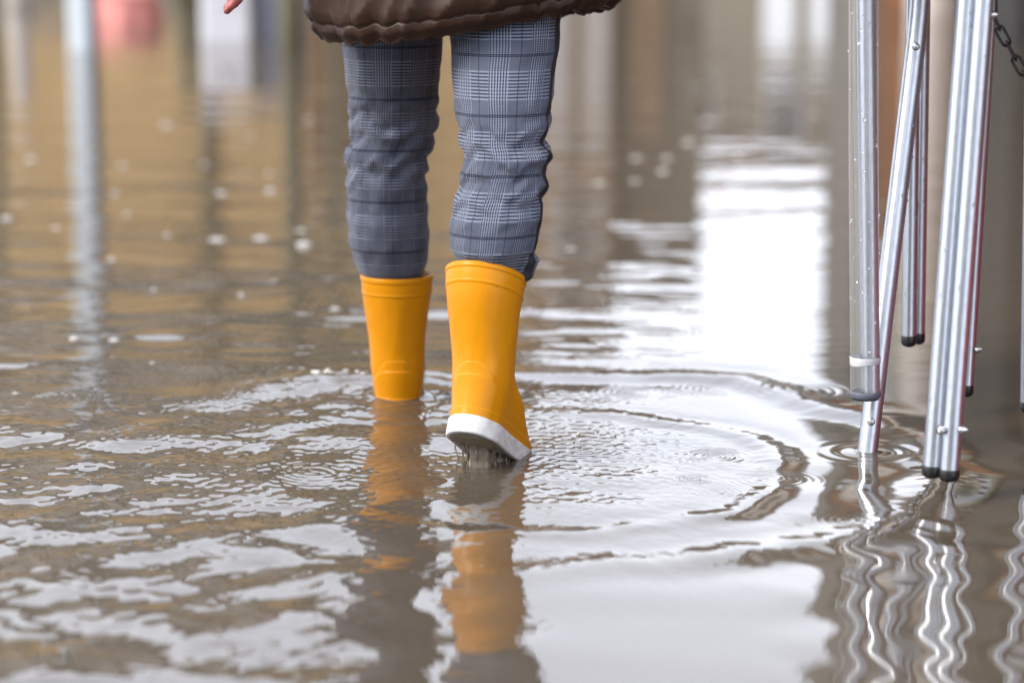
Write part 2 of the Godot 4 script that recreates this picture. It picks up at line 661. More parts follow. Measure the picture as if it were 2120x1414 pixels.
# ------------------------------------------------------------------ buildings round the square
func window_in(parent: Node, at: Vector3, w: float, hgt: float, side: float, shutters := true) -> void:
	# side 0: faces +z; side -1: faces -x
	var turn := func(c: Vector3, s: Vector3) -> Array:
		if side == 0.0:
			return [at + c, s]
		return [at + Vector3(-c.z, c.y, c.x), Vector3(s.z, s.y, s.x)]
	var piece := func(called: String, c: Vector3, s: Vector3, m: Material, p: Node) -> MeshInstance3D:
		var q: Array = turn.call(c, s)
		return put(called, box(q[0], q[1], 0.006), m, p)
	var f: MeshInstance3D = piece.call("window", Vector3(0, 0, 0.02), Vector3(w + 0.24, hgt + 0.24, 0.08), M.stone, parent)
	piece.call("pane", Vector3(-w * 0.25, 0, 0.065), Vector3(w * 0.46, hgt, 0.02), M.glass, f)
	piece.call("pane", Vector3(w * 0.25, 0, 0.065), Vector3(w * 0.46, hgt, 0.02), M.glass, f)
	piece.call("sill", Vector3(0, -hgt * 0.5 - 0.15, 0.06), Vector3(w + 0.4, 0.09, 0.2), M.stone, f)
	if shutters:
		for s in [-1, 1]:
			piece.call("shutter", Vector3(s * (w * 0.75 + 0.14), 0, 0.05), Vector3(w * 0.5, hgt, 0.05), M.shutter, f)

func roof_mesh(x0: float, x1: float, z0: float, z1: float, y: float, rise: float) -> ArrayMesh:
	var v := PackedVector3Array()
	for p in [[y - 0.12, z1 + 0.5], [y + 0.02, z1 + 0.5], [y + rise, (z0 + z1) * 0.5], [y + 0.02, z0 - 0.5], [y - 0.12, z0 - 0.5]]:
		v.append(Vector3(x0 - 0.3, p[0], p[1]))
		v.append(Vector3(x1 + 0.3, p[0], p[1]))
	return grid_mesh(5, 2, v, PackedVector2Array())

func ochre_house(at: Vector3, w: float, tall: float, bays: int, label: String) -> void:
	var o := base("ochre_house", at, label, "house", "ochre houses across the square")
	put("wall", box(Vector3(0, 2.1, 0), Vector3(w, 4.2, 6.0), 0.03), M.ochre, o)
	put("upper_wall", box(Vector3(0, (4.2 + tall) * 0.5, -0.02), Vector3(w - 0.04, tall - 4.2, 5.96), 0.03), M.faded, o)
	put("string_course", box(Vector3(0, 4.2, 3.05), Vector3(w, 0.16, 0.14), 0.02), M.stone, o)
	put("roof", roof_mesh(-w * 0.5 + 0.3, w * 0.5 - 0.3, -3.0, 3.0, tall + 0.02, 0.9), M.roof, o)
	put("cornice", box(Vector3(0, tall - 0.15, 3.06), Vector3(w, 0.22, 0.2), 0.03), M.stone, o)
	put("plinth", box(Vector3(0, 0.35, 3.02), Vector3(w, 0.7, 0.12), 0.02), M.drab, o)
	var step := w / bays
	for i in bays:
		var x := (i + 0.5) * step - w * 0.5
		window_in(o, Vector3(x, 5.25, 3.0), 0.7, 1.2, 0.0, i % 2 == 0)
		if tall > 7.5:
			window_in(o, Vector3(x, 7.2, 3.0), 0.7, 1.1, 0.0, i % 2 == 1)
		if i % 2 == 0:
			var dr := put("door", box(Vector3(x + 0.6, 1.35, 3.03), Vector3(1.0, 2.2, 0.14), 0.02), M.wood, o)
			put("frame", box(Vector3(x + 0.6, 2.55, 3.06), Vector3(1.4, 0.18, 0.2), 0.02), M.stone, dr)
			put("handle", rod(Vector3(x + 0.95, 1.25, 3.13), Vector3(x + 0.95, 1.45, 3.13), 0.02, 8, 2), M.white, dr)

func town() -> void:
	# ochre houses across the square: a tall one and its lower neighbour
	ochre_house(Vector3(-9.2, -0.045, -30.0), 11.8, 8.3, 4, "tall ochre plaster house with a faded upper floor, mirrored brown in the water")
	ochre_house(Vector3(-1.5, -0.045, -30.0), 3.5, 6.2, 2, "lower ochre plaster house between its tall neighbour and the pink annex")
	bare_tree(Vector3(-4.95, -0.045, -23.2), 7.4, 1, "bare tree at the far edge of the square, left of the grey post")
	bare_tree(Vector3(-3.15, -0.045, -24.4), 6.8, 2, "bare tree between the coral table and the white crate")
	bare_tree(Vector3(-1.75, -0.045, -23.6), 7.0, 3, "bare tree behind the slate grey crate and the dark post")
	# lower pinkish annex
	var o := base("pink_annex", Vector3(0.72, -0.045, -29.5), "low pinkish plaster annex with pale doors beside the ochre house", "house")
	put("wall", box(Vector3(0, 2.25, 0), Vector3(0.84, 4.5, 5.0), 0.03), M.pink, o)
	put("roof", roof_mesh(-0.2, 0.2, -2.5, 2.5, 4.52, 0.5), M.roof, o)
	for i in 2:
		var dr := put("door", box(Vector3(-0.2 + i * 0.42, 1.05, 2.53), Vector3(0.30, 2.0, 0.12), 0.02), M.stone, o)
		put("handle", rod(Vector3(-0.12 + i * 0.42, 1.0, 2.61), Vector3(-0.12 + i * 0.42, 1.15, 2.61), 0.015, 8, 2), M.shutter, dr)
	window_in(o, Vector3(0.0, 3.2, 2.5), 0.4, 0.8, 0.0, false)
	o = base("low_shed", Vector3(1.65, -0.045, -29.2), "low drab shed with a pinkish door beside the pink annex", "shed")
	put("wall", box(Vector3(0, 1.75, 0), Vector3(1.0, 3.5, 4.0), 0.03), M.drab, o)
	put("roof", box(Vector3(0, 3.56, 0), Vector3(1.14, 0.1, 4.4), 0.02), M.roof, o)
	var shed_door := put("door", box(Vector3(-0.15, 0.98, 2.02), Vector3(0.4, 1.85, 0.08), 0.02), M.pink, o)
	put("handle", rod(Vector3(0.0, 0.95, 2.08), Vector3(0.0, 1.1, 2.08), 0.012, 8, 2), M.shutter, shed_door)
	# block at the far end of the gap
	o = base("far_house", Vector3(7.0, -0.045, -65.0), "drab grey-brown house closing the far end of the bright gap", "house")
	put("wall", box(Vector3(0, 3.2, 0), Vector3(12.0, 6.4, 6.0), 0.03), M.drab, o)
	put("roof", roof_mesh(-6.0, 6.0, -3.0, 3.0, 6.42, 0.6), M.roof, o)
	for i in 5:
		window_in(o, Vector3(-4.6 + i * 2.3, 4.9, 3.0), 0.9, 1.2, 0.0, false)
	for q in [-0.2, 1.0]:
		var dr := put("door", box(Vector3(q, 1.7, 3.03), Vector3(0.8, 3.4, 0.12), 0.02), M.white, o)
		put("handle", rod(Vector3(q + 0.28, 1.2, 3.11), Vector3(q + 0.28, 1.4, 3.11), 0.02, 8, 2), M.shutter, dr)
	# tall house along the right side
	o = base("side_house", Vector3(6.3, -0.045, -13.0), "tall terracotta house with grey and pale piers lining the side of the square", "house")
	put("wall", box(Vector3(0, 5.6, 0), Vector3(6.0, 11.2, 22.0), 0.03), M.terracotta, o)
	put("roof", box(Vector3(0, 11.35, 0), Vector3(6.8, 0.25, 22.8), 0.04), M.roof, o)
	put("pier", box(Vector3(-3.03, 5.3, -10.0), Vector3(0.3, 10.6, 2.2), 0.02), M.grey_plaster, o)
	put("pier", box(Vector3(-3.03, 5.3, -5.9), Vector3(0.24, 10.6, 1.1), 0.02), M.stone, o)
	put("pier", box(Vector3(-3.03, 5.3, -3.2), Vector3(0.3, 10.6, 2.2), 0.02), M.dark_stone, o)
	put("pier", box(Vector3(-3.03, 5.3, 2.4), Vector3(0.3, 10.6, 2.4), 0.02), M.dark_stone, o)
	put("pier", box(Vector3(-3.03, 5.3, 8.2), Vector3(0.3, 10.6, 2.4), 0.02), M.dark_stone, o)
	for i in 4:
		var wz: float = [-8.0, -0.5, 5.3, 10.0][i]
		window_in(o, Vector3(-3.0, 3.2, wz), 1.0, 1.7, -1.0)
		window_in(o, Vector3(-3.0, 7.2, wz), 1.0, 1.6, -1.0)
	# the house behind the photographer, mirrored in the tubes
	o = base("rear_house", Vector3(-6.6, -0.045, 17.0), "pale plaster house on the near side of the square, mirrored in the tubes", "house")
	put("wall", box(Vector3(0, 3.6, 0), Vector3(21.6, 7.2, 6.0), 0.03), M.pale, o)
	put("roof", roof_mesh(-10.8, 10.8, -3.0, 3.0, 7.22, 1.2), M.roof, o)
	put("cornice", box(Vector3(0, 7.0, -3.06), Vector3(21.7, 0.24, 0.2), 0.03), M.stone, o)
	for i in 6:
		var wx: float = -9.2 + i * 3.7
		var f := put("window", box(Vector3(wx, 5.0, -3.03), Vector3(1.2, 1.8, 0.1), 0.01), M.stone, o)
		put("pane", box(Vector3(wx, 5.0, -3.08), Vector3(0.95, 1.5, 0.03), 0.006), M.glass, f)
		var dr := put("door", box(Vector3(wx + 0.4, 1.3, -3.03), Vector3(1.3, 2.4, 0.1), 0.01), M.wood, o)
		put("handle", rod(Vector3(wx + 0.9, 1.2, -3.1), Vector3(wx + 0.9, 1.4, -3.1), 0.02, 8, 2), M.white, dr)

func bare_tree(at: Vector3, tall: float, seed_: int, label: String) -> void:
	var o := base("bare_tree", at, label, "tree", "bare winter trees before the ochre houses")
	var g := RandomNumberGenerator.new()
	g.seed = seed_
	var bark := plaster(lin(0.10, 0.09, 0.06), lin(0.16, 0.145, 0.10), 40 + seed_, 3.0)
	var top := Vector3(g.randf_range(-0.15, 0.15), tall * 0.36, g.randf_range(-0.1, 0.1))
	put("trunk", tube([Vector3(0, -0.02, 0), Vector3(0, 0.15, 0), top * 0.5 + Vector3(0.04, 0, 0), top], [0.10, 0.075, 0.065, 0.055], 12), bark, o)
	var limbs := []
	var grow := [[top, Vector3.UP, tall * 0.26, 0.062, 0]]
	for i in 4:
		var a := TAU * i / 4.0 + g.randf()
		grow.append([top * g.randf_range(0.8, 1.0), Vector3(cos(a) * 0.8, 1.0, sin(a) * 0.8).normalized(), tall * 0.2, 0.045, 0])
	while grow.size() > 0:
		var q: Array = grow.pop_back()
		var p: Vector3 = q[0]
		var dir: Vector3 = q[1]
		var l: float = q[2]
		var r: float = q[3]
		var bend := Vector3(g.randf_range(-0.25, 0.25), 0.15, g.randf_range(-0.25, 0.25))
		var mid := p + dir * l * 0.5
		var d2 := (dir + bend).normalized()
		var end := mid + d2 * l * 0.5
		limbs.append(tube([p, mid, end], [r, r * 0.82, r * 0.62], 6))
		if q[4] < 4:
			for k in 3 if q[4] < 2 else 2:
				var side := Vector3(g.randf_range(-1, 1), g.randf_range(0.0, 0.9), g.randf_range(-1, 1)).normalized()
				var from := end if k < 2 else mid
				grow.append([from, (d2 + side * 0.75).normalized(), l * g.randf_range(0.58, 0.8), maxf(r * 0.58, 0.006), q[4] + 1])
	put("branches", join(limbs), bark, o)

# ------------------------------------------------------------------ blurred things across the square
func street_things() -> void:
	var steel := mat(lin(0.60, 0.66, 0.70), 0.45)
	var navy := mat(lin(0.05, 0.065, 0.10), 0.5)
	var olive := mat(lin(0.10, 0.09, 0.05), 0.6)
	var o := base("grey_post", Vector3(-2.58, -0.045, -14.65), "blurred blue-grey square post with a dark side plate", "post")
	put("shaft", box(Vector3(-0.02, 1.15, 0), Vector3(0.13, 2.3, 0.13), 0.012), steel, o)
	put("side_plate", box(Vector3(0.063, 1.17, 0.0), Vector3(0.034, 2.26, 0.10), 0.006), navy, o)
	put("cap", box(Vector3(0.0, 2.325, 0), Vector3(0.2, 0.05, 0.17), 0.012), steel, o)
	o = base("dark_post", Vector3(-1.31, -0.045, -14.4), "blurred dark olive post beside the brown jacket hem", "post")
	put("shaft", lathe(Vector3.ZERO, [[0.001, 2.02], [0.03, 2.0], [0.05, 1.95], [0.055, 1.9], [0.055, 0.4], [0.07, 0.36], [0.07, 0.02], [0.001, 0.0]]), olive, o)
	put("collar", lathe(Vector3.ZERO, [[0.056, 1.55], [0.072, 1.54], [0.072, 1.48], [0.056, 1.47]]), olive, o)
	o = base("bollard", Vector3(-2.95, -0.045, -22.0), "short blurred olive bollard behind the coral red covered table", "bollard", "bollards at the edge of the square")
	var boll := lathe(Vector3.ZERO, [[0.001, 0.95], [0.06, 0.93], [0.085, 0.86], [0.07, 0.8], [0.075, 0.76], [0.085, 0.3], [0.11, 0.26], [0.11, 0.02], [0.001, 0.0]])
	put("shaft", boll, olive, o)
	put("ring", lathe(Vector3.ZERO, [[0.078, 0.70], [0.095, 0.69], [0.095, 0.65], [0.078, 0.64]]), olive, o)
	o = base("bollard", Vector3(-4.05, -0.045, -20.0), "pale stone bollard near the corner beyond the grey post", "bollard", "bollards at the edge of the square")
	put("shaft", boll, M.stone, o)
	put("ring", lathe(Vector3.ZERO, [[0.078, 0.70], [0.095, 0.69], [0.095, 0.65], [0.078, 0.64]]), M.stone, o)
	# coral red covered table
	var coral := mat(lin(0.58, 0.22, 0.19), 0.7)
	o = base("covered_table", Vector3(-2.78, -0.045, -17.6), "low blurred coral red cloth-covered table in the far water", "table")
	var v := PackedVector3Array()
	for r in 7:
		var t := r / 6.0
		for c in 49:
			var w := TAU * c / 48
			var q := 0.23 + 0.03 * t + 0.018 * t * sin(w * 9.0)
			v.append(Vector3(cos(w) * q, 0.24 - 0.22 * t, sin(w) * q))
	put("cloth", grid_mesh(7, 49, v, PackedVector2Array(), true), coral, o)
	put("table_top", lathe(Vector3.ZERO, [[0.001, 0.265], [0.225, 0.26], [0.235, 0.24], [0.001, 0.235]], 32), coral, o)
	put("leg", lathe(Vector3.ZERO, [[0.03, 0.235], [0.03, 0.05], [0.14, 0.03], [0.14, 0.0], [0.001, 0.0]], 16), M.dark_stone, o)
	# crates
	crate(Vector3(-1.83, -0.045, -15.7), 0.32, 0.42, mat(lin(0.62, 0.62, 0.66), 0.5), "blurred white crate beyond the hand", "plastic crates by the dark post")
	crate(Vector3(-1.50, -0.045, -15.8), 0.30, 0.46, mat(lin(0.20, 0.21, 0.25), 0.5), "blurred slate grey crate between white crate and dark post", "plastic crates by the dark post")
	# red bench outside the frame that the tubes mirror
	o = base("red_bench", Vector3(1.95, -0.045, -4.3), "low bright red bench mirrored along the aluminium tubes", "bench")
	put("seat", box(Vector3(0, 0.46, 0), Vector3(0.5, 0.07, 2.6), 0.02), M.red, o)
	put("front_panel", box(Vector3(-0.22, 0.22, 0), Vector3(0.05, 0.41, 2.5), 0.01), M.red, o)
	for s in [-1, 1]:
		put("leg", box(Vector3(0.02, 0.212, s * 1.1), Vector3(0.4, 0.425, 0.06), 0.01), M.red, o)

func crate(at: Vector3, w: float, hgt: float, m: Material, label: String, group: String) -> void:
	var o := base("crate", at, label, "crate", group)
	put("body", box(Vector3(0, hgt * 0.45, 0), Vector3(w, hgt * 0.9, 0.3), 0.02), m, o)
	put("lid", box(Vector3(0, hgt * 0.95 + 0.001, 0), Vector3(w + 0.03, hgt * 0.1, 0.33), 0.015), m, o)
	put("handle", box(Vector3(0, hgt * 0.7, 0.155), Vector3(w * 0.35, 0.03, 0.02), 0.005), m, o)

# ------------------------------------------------------------------ stacked stools
func stools() -> void:
	var alu := mat(lin(0.45, 0.475, 0.52), 0.16, 1.0)
	var scr := NoiseTexture2D.new()
	var fn := FastNoiseLite.new()
	fn.seed = 31
	fn.frequency = 0.03
	fn.fractal_octaves = 5
	scr.noise = fn
	scr.seamless = true
	var gr := Gradient.new()
	gr.set_color(0, Color(0.78, 0.78, 0.78))
	gr.set_color(1, Color(1, 1, 1))
	gr.set_offset(0, 0.3)
	scr.color_ramp = gr
	alu.roughness = 0.40
	alu.roughness_texture = scr
	alu.albedo_texture = noise_tex(0.025, lin(0.90, 0.90, 0.90), lin(1, 1, 1), 33, 512, 5)
	alu.uv1_scale = Vector3(1, 3, 1)
	M.alu = alu
	M.rubber = mat(lin(0.008, 0.008, 0.009), 0.35)
	M.bolt = mat(lin(0.55, 0.56, 0.58), 0.28, 1.0)
	M.drop = mat(lin(0.9, 0.9, 0.9), 0.02, 0.0, 0.5)
	M.drop.refraction_enabled = true
	M.drop.refraction_scale = 0.033
	M.drop.albedo_color.a = 0.05
	var film := mat(lin(0.85, 0.87, 0.88), 0.06)
	film.transparency = BaseMaterial3D.TRANSPARENCY_ALPHA
	film.albedo_color.a = 0.07
	var tape := mat(lin(0.50, 0.50, 0.53), 0.2)
	var gum := mat(lin(0.10, 0.11, 0.14), 0.4)

	# lowest stool: its bent leg stands in the water
	var s := stool("bent-legged aluminium stool at the bottom of the stack, standing in the water", 0.955, 4.30)
	var leg := put("leg", tube([Vector3(0.610, -0.044, -4.07), Vector3(0.6163, 0.0, -4.081), Vector3(0.63, 0.10, -4.107), Vector3(0.66, 0.329, -4.166), Vector3(0.69, 0.555, -4.224), Vector3(0.703, 0.652, -4.249), Vector3(0.7085, 0.70, -4.256), Vector3(0.712, 0.74, -4.26), Vector3(0.715, 0.80, -4.262), Vector3(0.716, 0.952, -4.262)], [0.0175, 0.0175, 0.0175, 0.0175, 0.0175, 0.0175, 0.0175, 0.0175, 0.0175, 0.0175], 28), alu, s)
	bolt(leg, Vector3(0.6205, 0.0539, -4.077), Vector3(-0.1, 0.1, 1).normalized())
	bolt(leg, Vector3(0.7045, 0.6875, -4.237), Vector3(-0.1, 0.1, 1).normalized())
	beads(leg, Vector3(0.62, 0.02, -4.09), Vector3(0.70, 0.62, -4.24), 0.0175, 26, 41)
	for q in [[1.15, 3.95], [1.22, 4.62], [1.28, 4.75]]:
		put("leg", rod(Vector3(q[0], -0.044, -q[1]), Vector3(q[0] - 0.02, 0.952, -q[1]), 0.0175), alu, s)
	# second stool: the leg in a clear sleeve
	s = stool("aluminium stool whose leg wears a clear taped plastic sleeve", 1.03, 4.22)
	var a := Vector3(0.6105, 0.113, -4.03)
	var b := Vector3(0.592, 0.80, -4.08)
	leg = put("leg", rod(a, b.lerp(b + (b - a), 0.33), 0.0165, 32), alu, s)
	var sl := put("plastic_sleeve", tube([a + Vector3(-0.008, -0.002, 0), a.lerp(b, 0.3) + Vector3(-0.008, 0, 0), a.lerp(b, 0.6) + Vector3(-0.0075, 0, 0), b + Vector3(-0.008, 0.13, 0.0)], [0.0255, 0.0248, 0.0252, 0.025], 32), film, s)
	var tv := a.lerp(b, 0.085) + Vector3(-0.008, 0, 0)
	put("tape", tube([tv + Vector3(0.0002, -0.0058, 0), tv + Vector3(0.0001, -0.0052, 0), tv, tv + Vector3(0, 0.005, 0), tv + Vector3(0, 0.0056, 0)], [0.0256, 0.0264, 0.0262, 0.0266, 0.0256], 32), tape, sl)
	put("end_seal", tube([a + Vector3(-0.008, -0.010, 0), a + Vector3(-0.008, -0.009, 0), a + Vector3(-0.008, -0.003, 0), a + Vector3(-0.008, 0.004, 0), a + Vector3(-0.008, 0.0045, 0)], [0.002, 0.0225, 0.0262, 0.0266, 0.0245], 32), gum, sl)
	beads(leg, a + Vector3(-0.008, 0.05, 0), b + Vector3(-0.008, 0, 0), 0.0254, 46, 42)
	leg = put("leg", rod(Vector3(0.8077, 0.0836, -4.2), Vector3(0.8605, 1.03, -4.34), 0.0115), alu, s)
	tip(leg, Vector3(0.8077, 0.0836, -4.2), 0.0115)
	bolt(leg, Vector3(0.8245, 0.156, -4.205), Vector3(1, 0.1, 0.2).normalized())
	leg = put("leg", rod(Vector3(0.8985, 0.075, -4.1), Vector3(0.8870, 1.03, -4.16), 0.0165), alu, s)
	tip(leg, Vector3(0.8985, 0.075, -4.1), 0.0165)
	put("leg", rod(Vector3(1.15, 0.075, -4.45), Vector3(1.12, 1.03, -4.42), 0.0165), alu, s)
	# third and fourth stools: legs nested side by side
	s = stool("nested aluminium stool, outer one of the near pair of black-tipped legs", 1.105, 4.12)
	pair(s, Vector3(0.6705, 0.0463, -3.75), Vector3(0.7389, 1.105, -3.893), 0.0158, alu, 43)
	pair(s, Vector3(0.7189, 0.1547, -4.30), Vector3(0.7160, 1.105, -4.378), 0.0135, alu, 44)
	put("leg", rod(Vector3(1.12, 0.05, -3.80), Vector3(1.08, 1.105, -3.95), 0.0158), alu, s)
	s = stool("nested aluminium stool, inner one of the near pair of black-tipped legs", 1.18, 4.15)
	leg = pair(s, Vector3(0.6945, 0.0440, -3.735), Vector3(0.7680, 1.18, -3.888), 0.0163, alu, 45)
	bolt(leg, Vector3(0.7135, 0.117, -3.732), Vector3(0.8, 0.1, 0.5).normalized())
	bolt(leg, Vector3(0.7555, 0.763, -3.828), Vector3(0.8, 0.1, 0.5).normalized())
	bolt(leg, Vector3(0.6795, 0.1165, -3.732), Vector3(-0.4, 0.1, 1).normalized())
	pair(s, Vector3(0.7430, 0.1517, -4.34), Vector3(0.7445, 1.18, -4.44), 0.0115, alu, 46)
	put("leg", rod(Vector3(1.17, 0.05, -3.82), Vector3(1.12, 1.18, -3.97), 0.0163), alu, s)
	# chain
	var black := mat(lin(0.02, 0.02, 0.021), 0.3, 0.6)
	var ch := base("chain", Vector3(0.769, 0.7655, -3.90), "thin black chain hanging from the stacked aluminium stools", "chain")
	var path := Curve3D.new()
	for p in [Vector3(-0.006, 0.30, -0.01), Vector3(-0.004, 0.12, -0.005), Vector3(0.0, 0.0, 0.0), Vector3(0.0145, -0.032, 0.0), Vector3(0.063, -0.113, 0.0), Vector3(0.13, -0.20, 0.0), Vector3(0.21, -0.23, 0.0), Vector3(0.28, -0.20, 0.0), Vector3(0.335, -0.08, 0.0), Vector3(0.345, 0.05, 0.0)]:
		path.add_point(p)
	var ring := []
	for i in 33:
		var w := TAU * i / 32.0
		ring.append(Vector3(signf(cos(w)) * 0.0105 + cos(w) * 0.0068, sin(w) * 0.0068, 0.0))
	var rad := []
	for i in 33:
		rad.append(0.0024)
	var link := tube(ring, rad, 8, true)
	var step := 0.0275
	var n := int(path.get_baked_length() / step)
	for i in n:
		var p := path.sample_baked((i + 0.5) * step)
		var t := (path.sample_baked((i + 0.55) * step) - path.sample_baked((i + 0.45) * step)).normalized()
		var up := (Vector3.FORWARD - t * Vector3.FORWARD.dot(t)).normalized()
		var bas := Basis(t, up.cross(t).normalized() * -1.0, up).orthonormalized()
		if i % 2 == 1:
			bas = Basis(t, PI / 2 + 0.25) * bas
		else:
			bas = Basis(t, 0.2) * bas
		var l := put("link", link, black, ch)
		l.transform = Transform3D(bas, p)

func stool(label: String, seat_y: float, d: float) -> Node3D:
	var s := base("aluminium_stool", Vector3.ZERO, label, "stool", "stacked aluminium stools")
	put("seat", box(Vector3(0.93, seat_y + 0.016, -d), Vector3(0.72, 0.024, 1.0), 0.008), M.alu, s)
	return s

func tip(leg: Node, a: Vector3, r: float) -> void:
	put("rubber_tip", lathe(a, [[r * 0.9, 0.010], [r * 1.05, 0.009], [r * 1.06, 0.0], [r * 1.0, -0.005], [r * 0.8, -0.009], [r * 0.4, -0.0115], [0.0004, -0.012]], 20), M.rubber, leg)

func pair(s: Node, a: Vector3, b: Vector3, r: float, m: Material, seed_: int) -> MeshInstance3D:
	var leg := put("leg", rod(a, b, r, 28), m, s)
	tip(leg, a, r)
	beads(leg, a, a.lerp(b, 0.72), r, 30, seed_)
	return leg

func bolt(leg: Node, at: Vector3, out: Vector3) -> void:
	var b := put("bolt", join([tube([Vector3(0, 0, -0.004), Vector3(0, 0, 0.002), Vector3(0, 0, 0.0022)], [0.0072, 0.0072, 0.004], 20), tube([Vector3(0, 0, 0.0018), Vector3(0, 0, 0.006), Vector3(0, 0, 0.0068), Vector3(0, 0, 0.0068)], [0.0056, 0.0056, 0.0048, 0.0003], 6), tube([Vector3(0, 0, 0.006), Vector3(0, 0, 0.0088), Vector3(0, 0, 0.0095), Vector3(0, 0, 0.0095)], [0.003, 0.003, 0.0024, 0.0002], 12)]), M.bolt, leg)
	b.transform = Transform3D(Basis.looking_at(-out, Vector3.UP).scaled(Vector3.ONE * 0.95), at)

func beads(leg: Node, a: Vector3, b: Vector3, r: float, n: int, seed_: int) -> void:
	# water beads clinging to a tube
	var g := RandomNumberGenerator.new()
	g.seed = seed_
	var st := SurfaceTool.new()
	st.begin(Mesh.PRIMITIVE_TRIANGLES)
	var bead := SphereMesh.new()
	bead.radius = 1.0
	bead.height = 2.0
	bead.radial_segments = 8
	bead.rings = 5
	var t := (b - a).normalized()
	var nn := (Vector3.RIGHT - t * t.x).normalized()
	var bb := nn.cross(t)
	for i in n:
		var w := g.randf_range(0.0, PI)
		var o := nn * cos(w) + bb * sin(w)
		if o.z < 0:
			o = -o
		var q := g.randf_range(0.0008, 0.0026)
		var p := a.lerp(b, g.randf()) + o * r
		st.append_from(bead, 0, Transform3D(Basis(o * q * 0.6, t * q * 1.4, o.cross(t) * q), p))
	var d := put("water_beads", st.commit(), M.drop, leg)
	d.set_meta("kind", "stuff")

# ------------------------------------------------------------------ the walker
const LEFT_LEG := [
	[0.95, -0.19, 4.37, 0.105], [0.80, -0.212, 4.41, 0.099], [0.7244, -0.2178, 4.430, 0.0948], [0.7067, -0.2182, 4.435, 0.0932], [0.6355, -0.2191, 4.450, 0.0881], [0.5807, -0.2192, 4.470, 0.0838],
	[0.5343, -0.2211, 4.490, 0.0830], [0.5145, -0.2195, 4.490, 0.0785], [0.4888, -0.2262, 4.495, 0.0778], [0.4657, -0.2325, 4.500, 0.0793],
	[0.4431, -0.2346, 4.500, 0.0758], [0.3964, -0.2346, 4.510, 0.0752], [0.3494, -0.2338, 4.520, 0.0773], [0.3021, -0.2329, 4.530, 0.0758],
	[0.2636, -0.2301, 4.540, 0.0697], [0.2425, -0.2300, 4.545, 0.0620], [0.236, -0.2300, 4.546, 0.0560], [0.215, -0.229, 4.55, 0.050], [0.15, -0.226, 4.56, 0.046]]
const RIGHT_LEG := [
	[0.95, -0.01, 4.34, 0.112], [0.82, -0.012, 4.30, 0.106], [0.7413, -0.0127, 4.270, 0.0998], [0.6847, -0.0126, 4.235, 0.0951], [0.6530, -0.0147, 4.210, 0.0900], [0.6062, -0.0154, 4.170, 0.0861], [0.5674, -0.0145, 4.140, 0.0806], [0.5364, -0.0152, 4.120, 0.0729], [0.5209, -0.0111, 4.110, 0.0753], [0.4896, -0.0107, 4.095, 0.0731], [0.4660, -0.0156, 4.085, 0.0746], [0.4274, -0.0237, 4.065, 0.0768], [0.3883, -0.0286, 4.050, 0.0759], [0.3609, -0.0318, 4.040, 0.0725], [0.3570, -0.0350, 4.036, 0.0670], [0.3480, -0.0360, 4.034, 0.0600], [0.3370, -0.0370, 4.033, 0.0545], [0.310, -0.0390, 4.028, 0.0500], [0.24, -0.047, 4.00, 0.047]]

var fold := FastNoiseLite.new()
var lean_x := 0.0

func leg_point(tab: Array, y: float, w: float, side: float) -> Vector3:
	var q := track(tab, y)
	var r: float = q[3]
	var creases := 0.0
	# folds gather behind the knee and above the boot
	var knee: float = exp(-pow((y - 0.49) / 0.085, 2.0))
	var low: float = exp(-pow((y - 0.33) / 0.06, 2.0)) * 0.35
	var tilt := 0.018 * sin(w * 1.0 + side * 1.3)
	fold.frequency = 1.0
	var ph := fold.get_noise_3d(cos(w) * 0.8 + side * 9.0, y * 3.0, sin(w) * 0.8) * 2.6
	creases += knee * 0.0050 * sin((y + tilt) * TAU / 0.047 + ph * 2.0)
	creases += knee * 0.0014 * sin((y - tilt * 1.5) * TAU / 0.027 + ph * 3.5 + 1.0)
	creases += low * 0.004 * sin((y + tilt) * TAU / 0.05 + ph)
	creases += 0.0030 * fold.get_noise_3d(cos(w) * 2.0 + side * 5.0, y * 14.0, sin(w) * 2.0) * smoothstep(0.24, 0.30, y)
	creases -= absf(fold.get_noise_3d(cos(w) * 1.4 - side * 3.0, y * 22.0 + cos(w) * 2.0, sin(w) * 1.4)) * 0.0045 * (knee + 0.15)
	r += creases * smoothstep(0.235, 0.27, y)
	return Vector3(q[1] + cos(w) * r, y, -q[2] + sin(w) * r * 1.05)

func leg_mesh(tab: Array, y0: float, y1: float, side: float, bulge: bool) -> ArrayMesh:
	var rows := 230
	var cols := 85
	var v := PackedVector3Array()
	var uv := PackedVector2Array()
	for r in rows:
		var y := lerpf(y0, y1, float(r) / (rows - 1))
		for c in cols:
			var w := TAU * c / (cols - 1)
			var p := leg_point(tab, y, w, side)
			if bulge and y < 0.368:
				# a loose fold of the hem slips outside the boot on one side
				var o := exp(-pow(wrapf(w - 0.05, -PI, PI) / 0.42, 2.0)) * smoothstep(0.364, 0.340, y) * smoothstep(0.296, 0.318, y)
				p += Vector3(cos(w), 0.0, sin(w)) * 0.027 * o
			v.append(p)
			uv.append(Vector2(w / TAU * 0.5 + side * 0.13 + 0.02 * (y - 0.5), -y))
	return grid_mesh(rows, cols, v, uv, true)

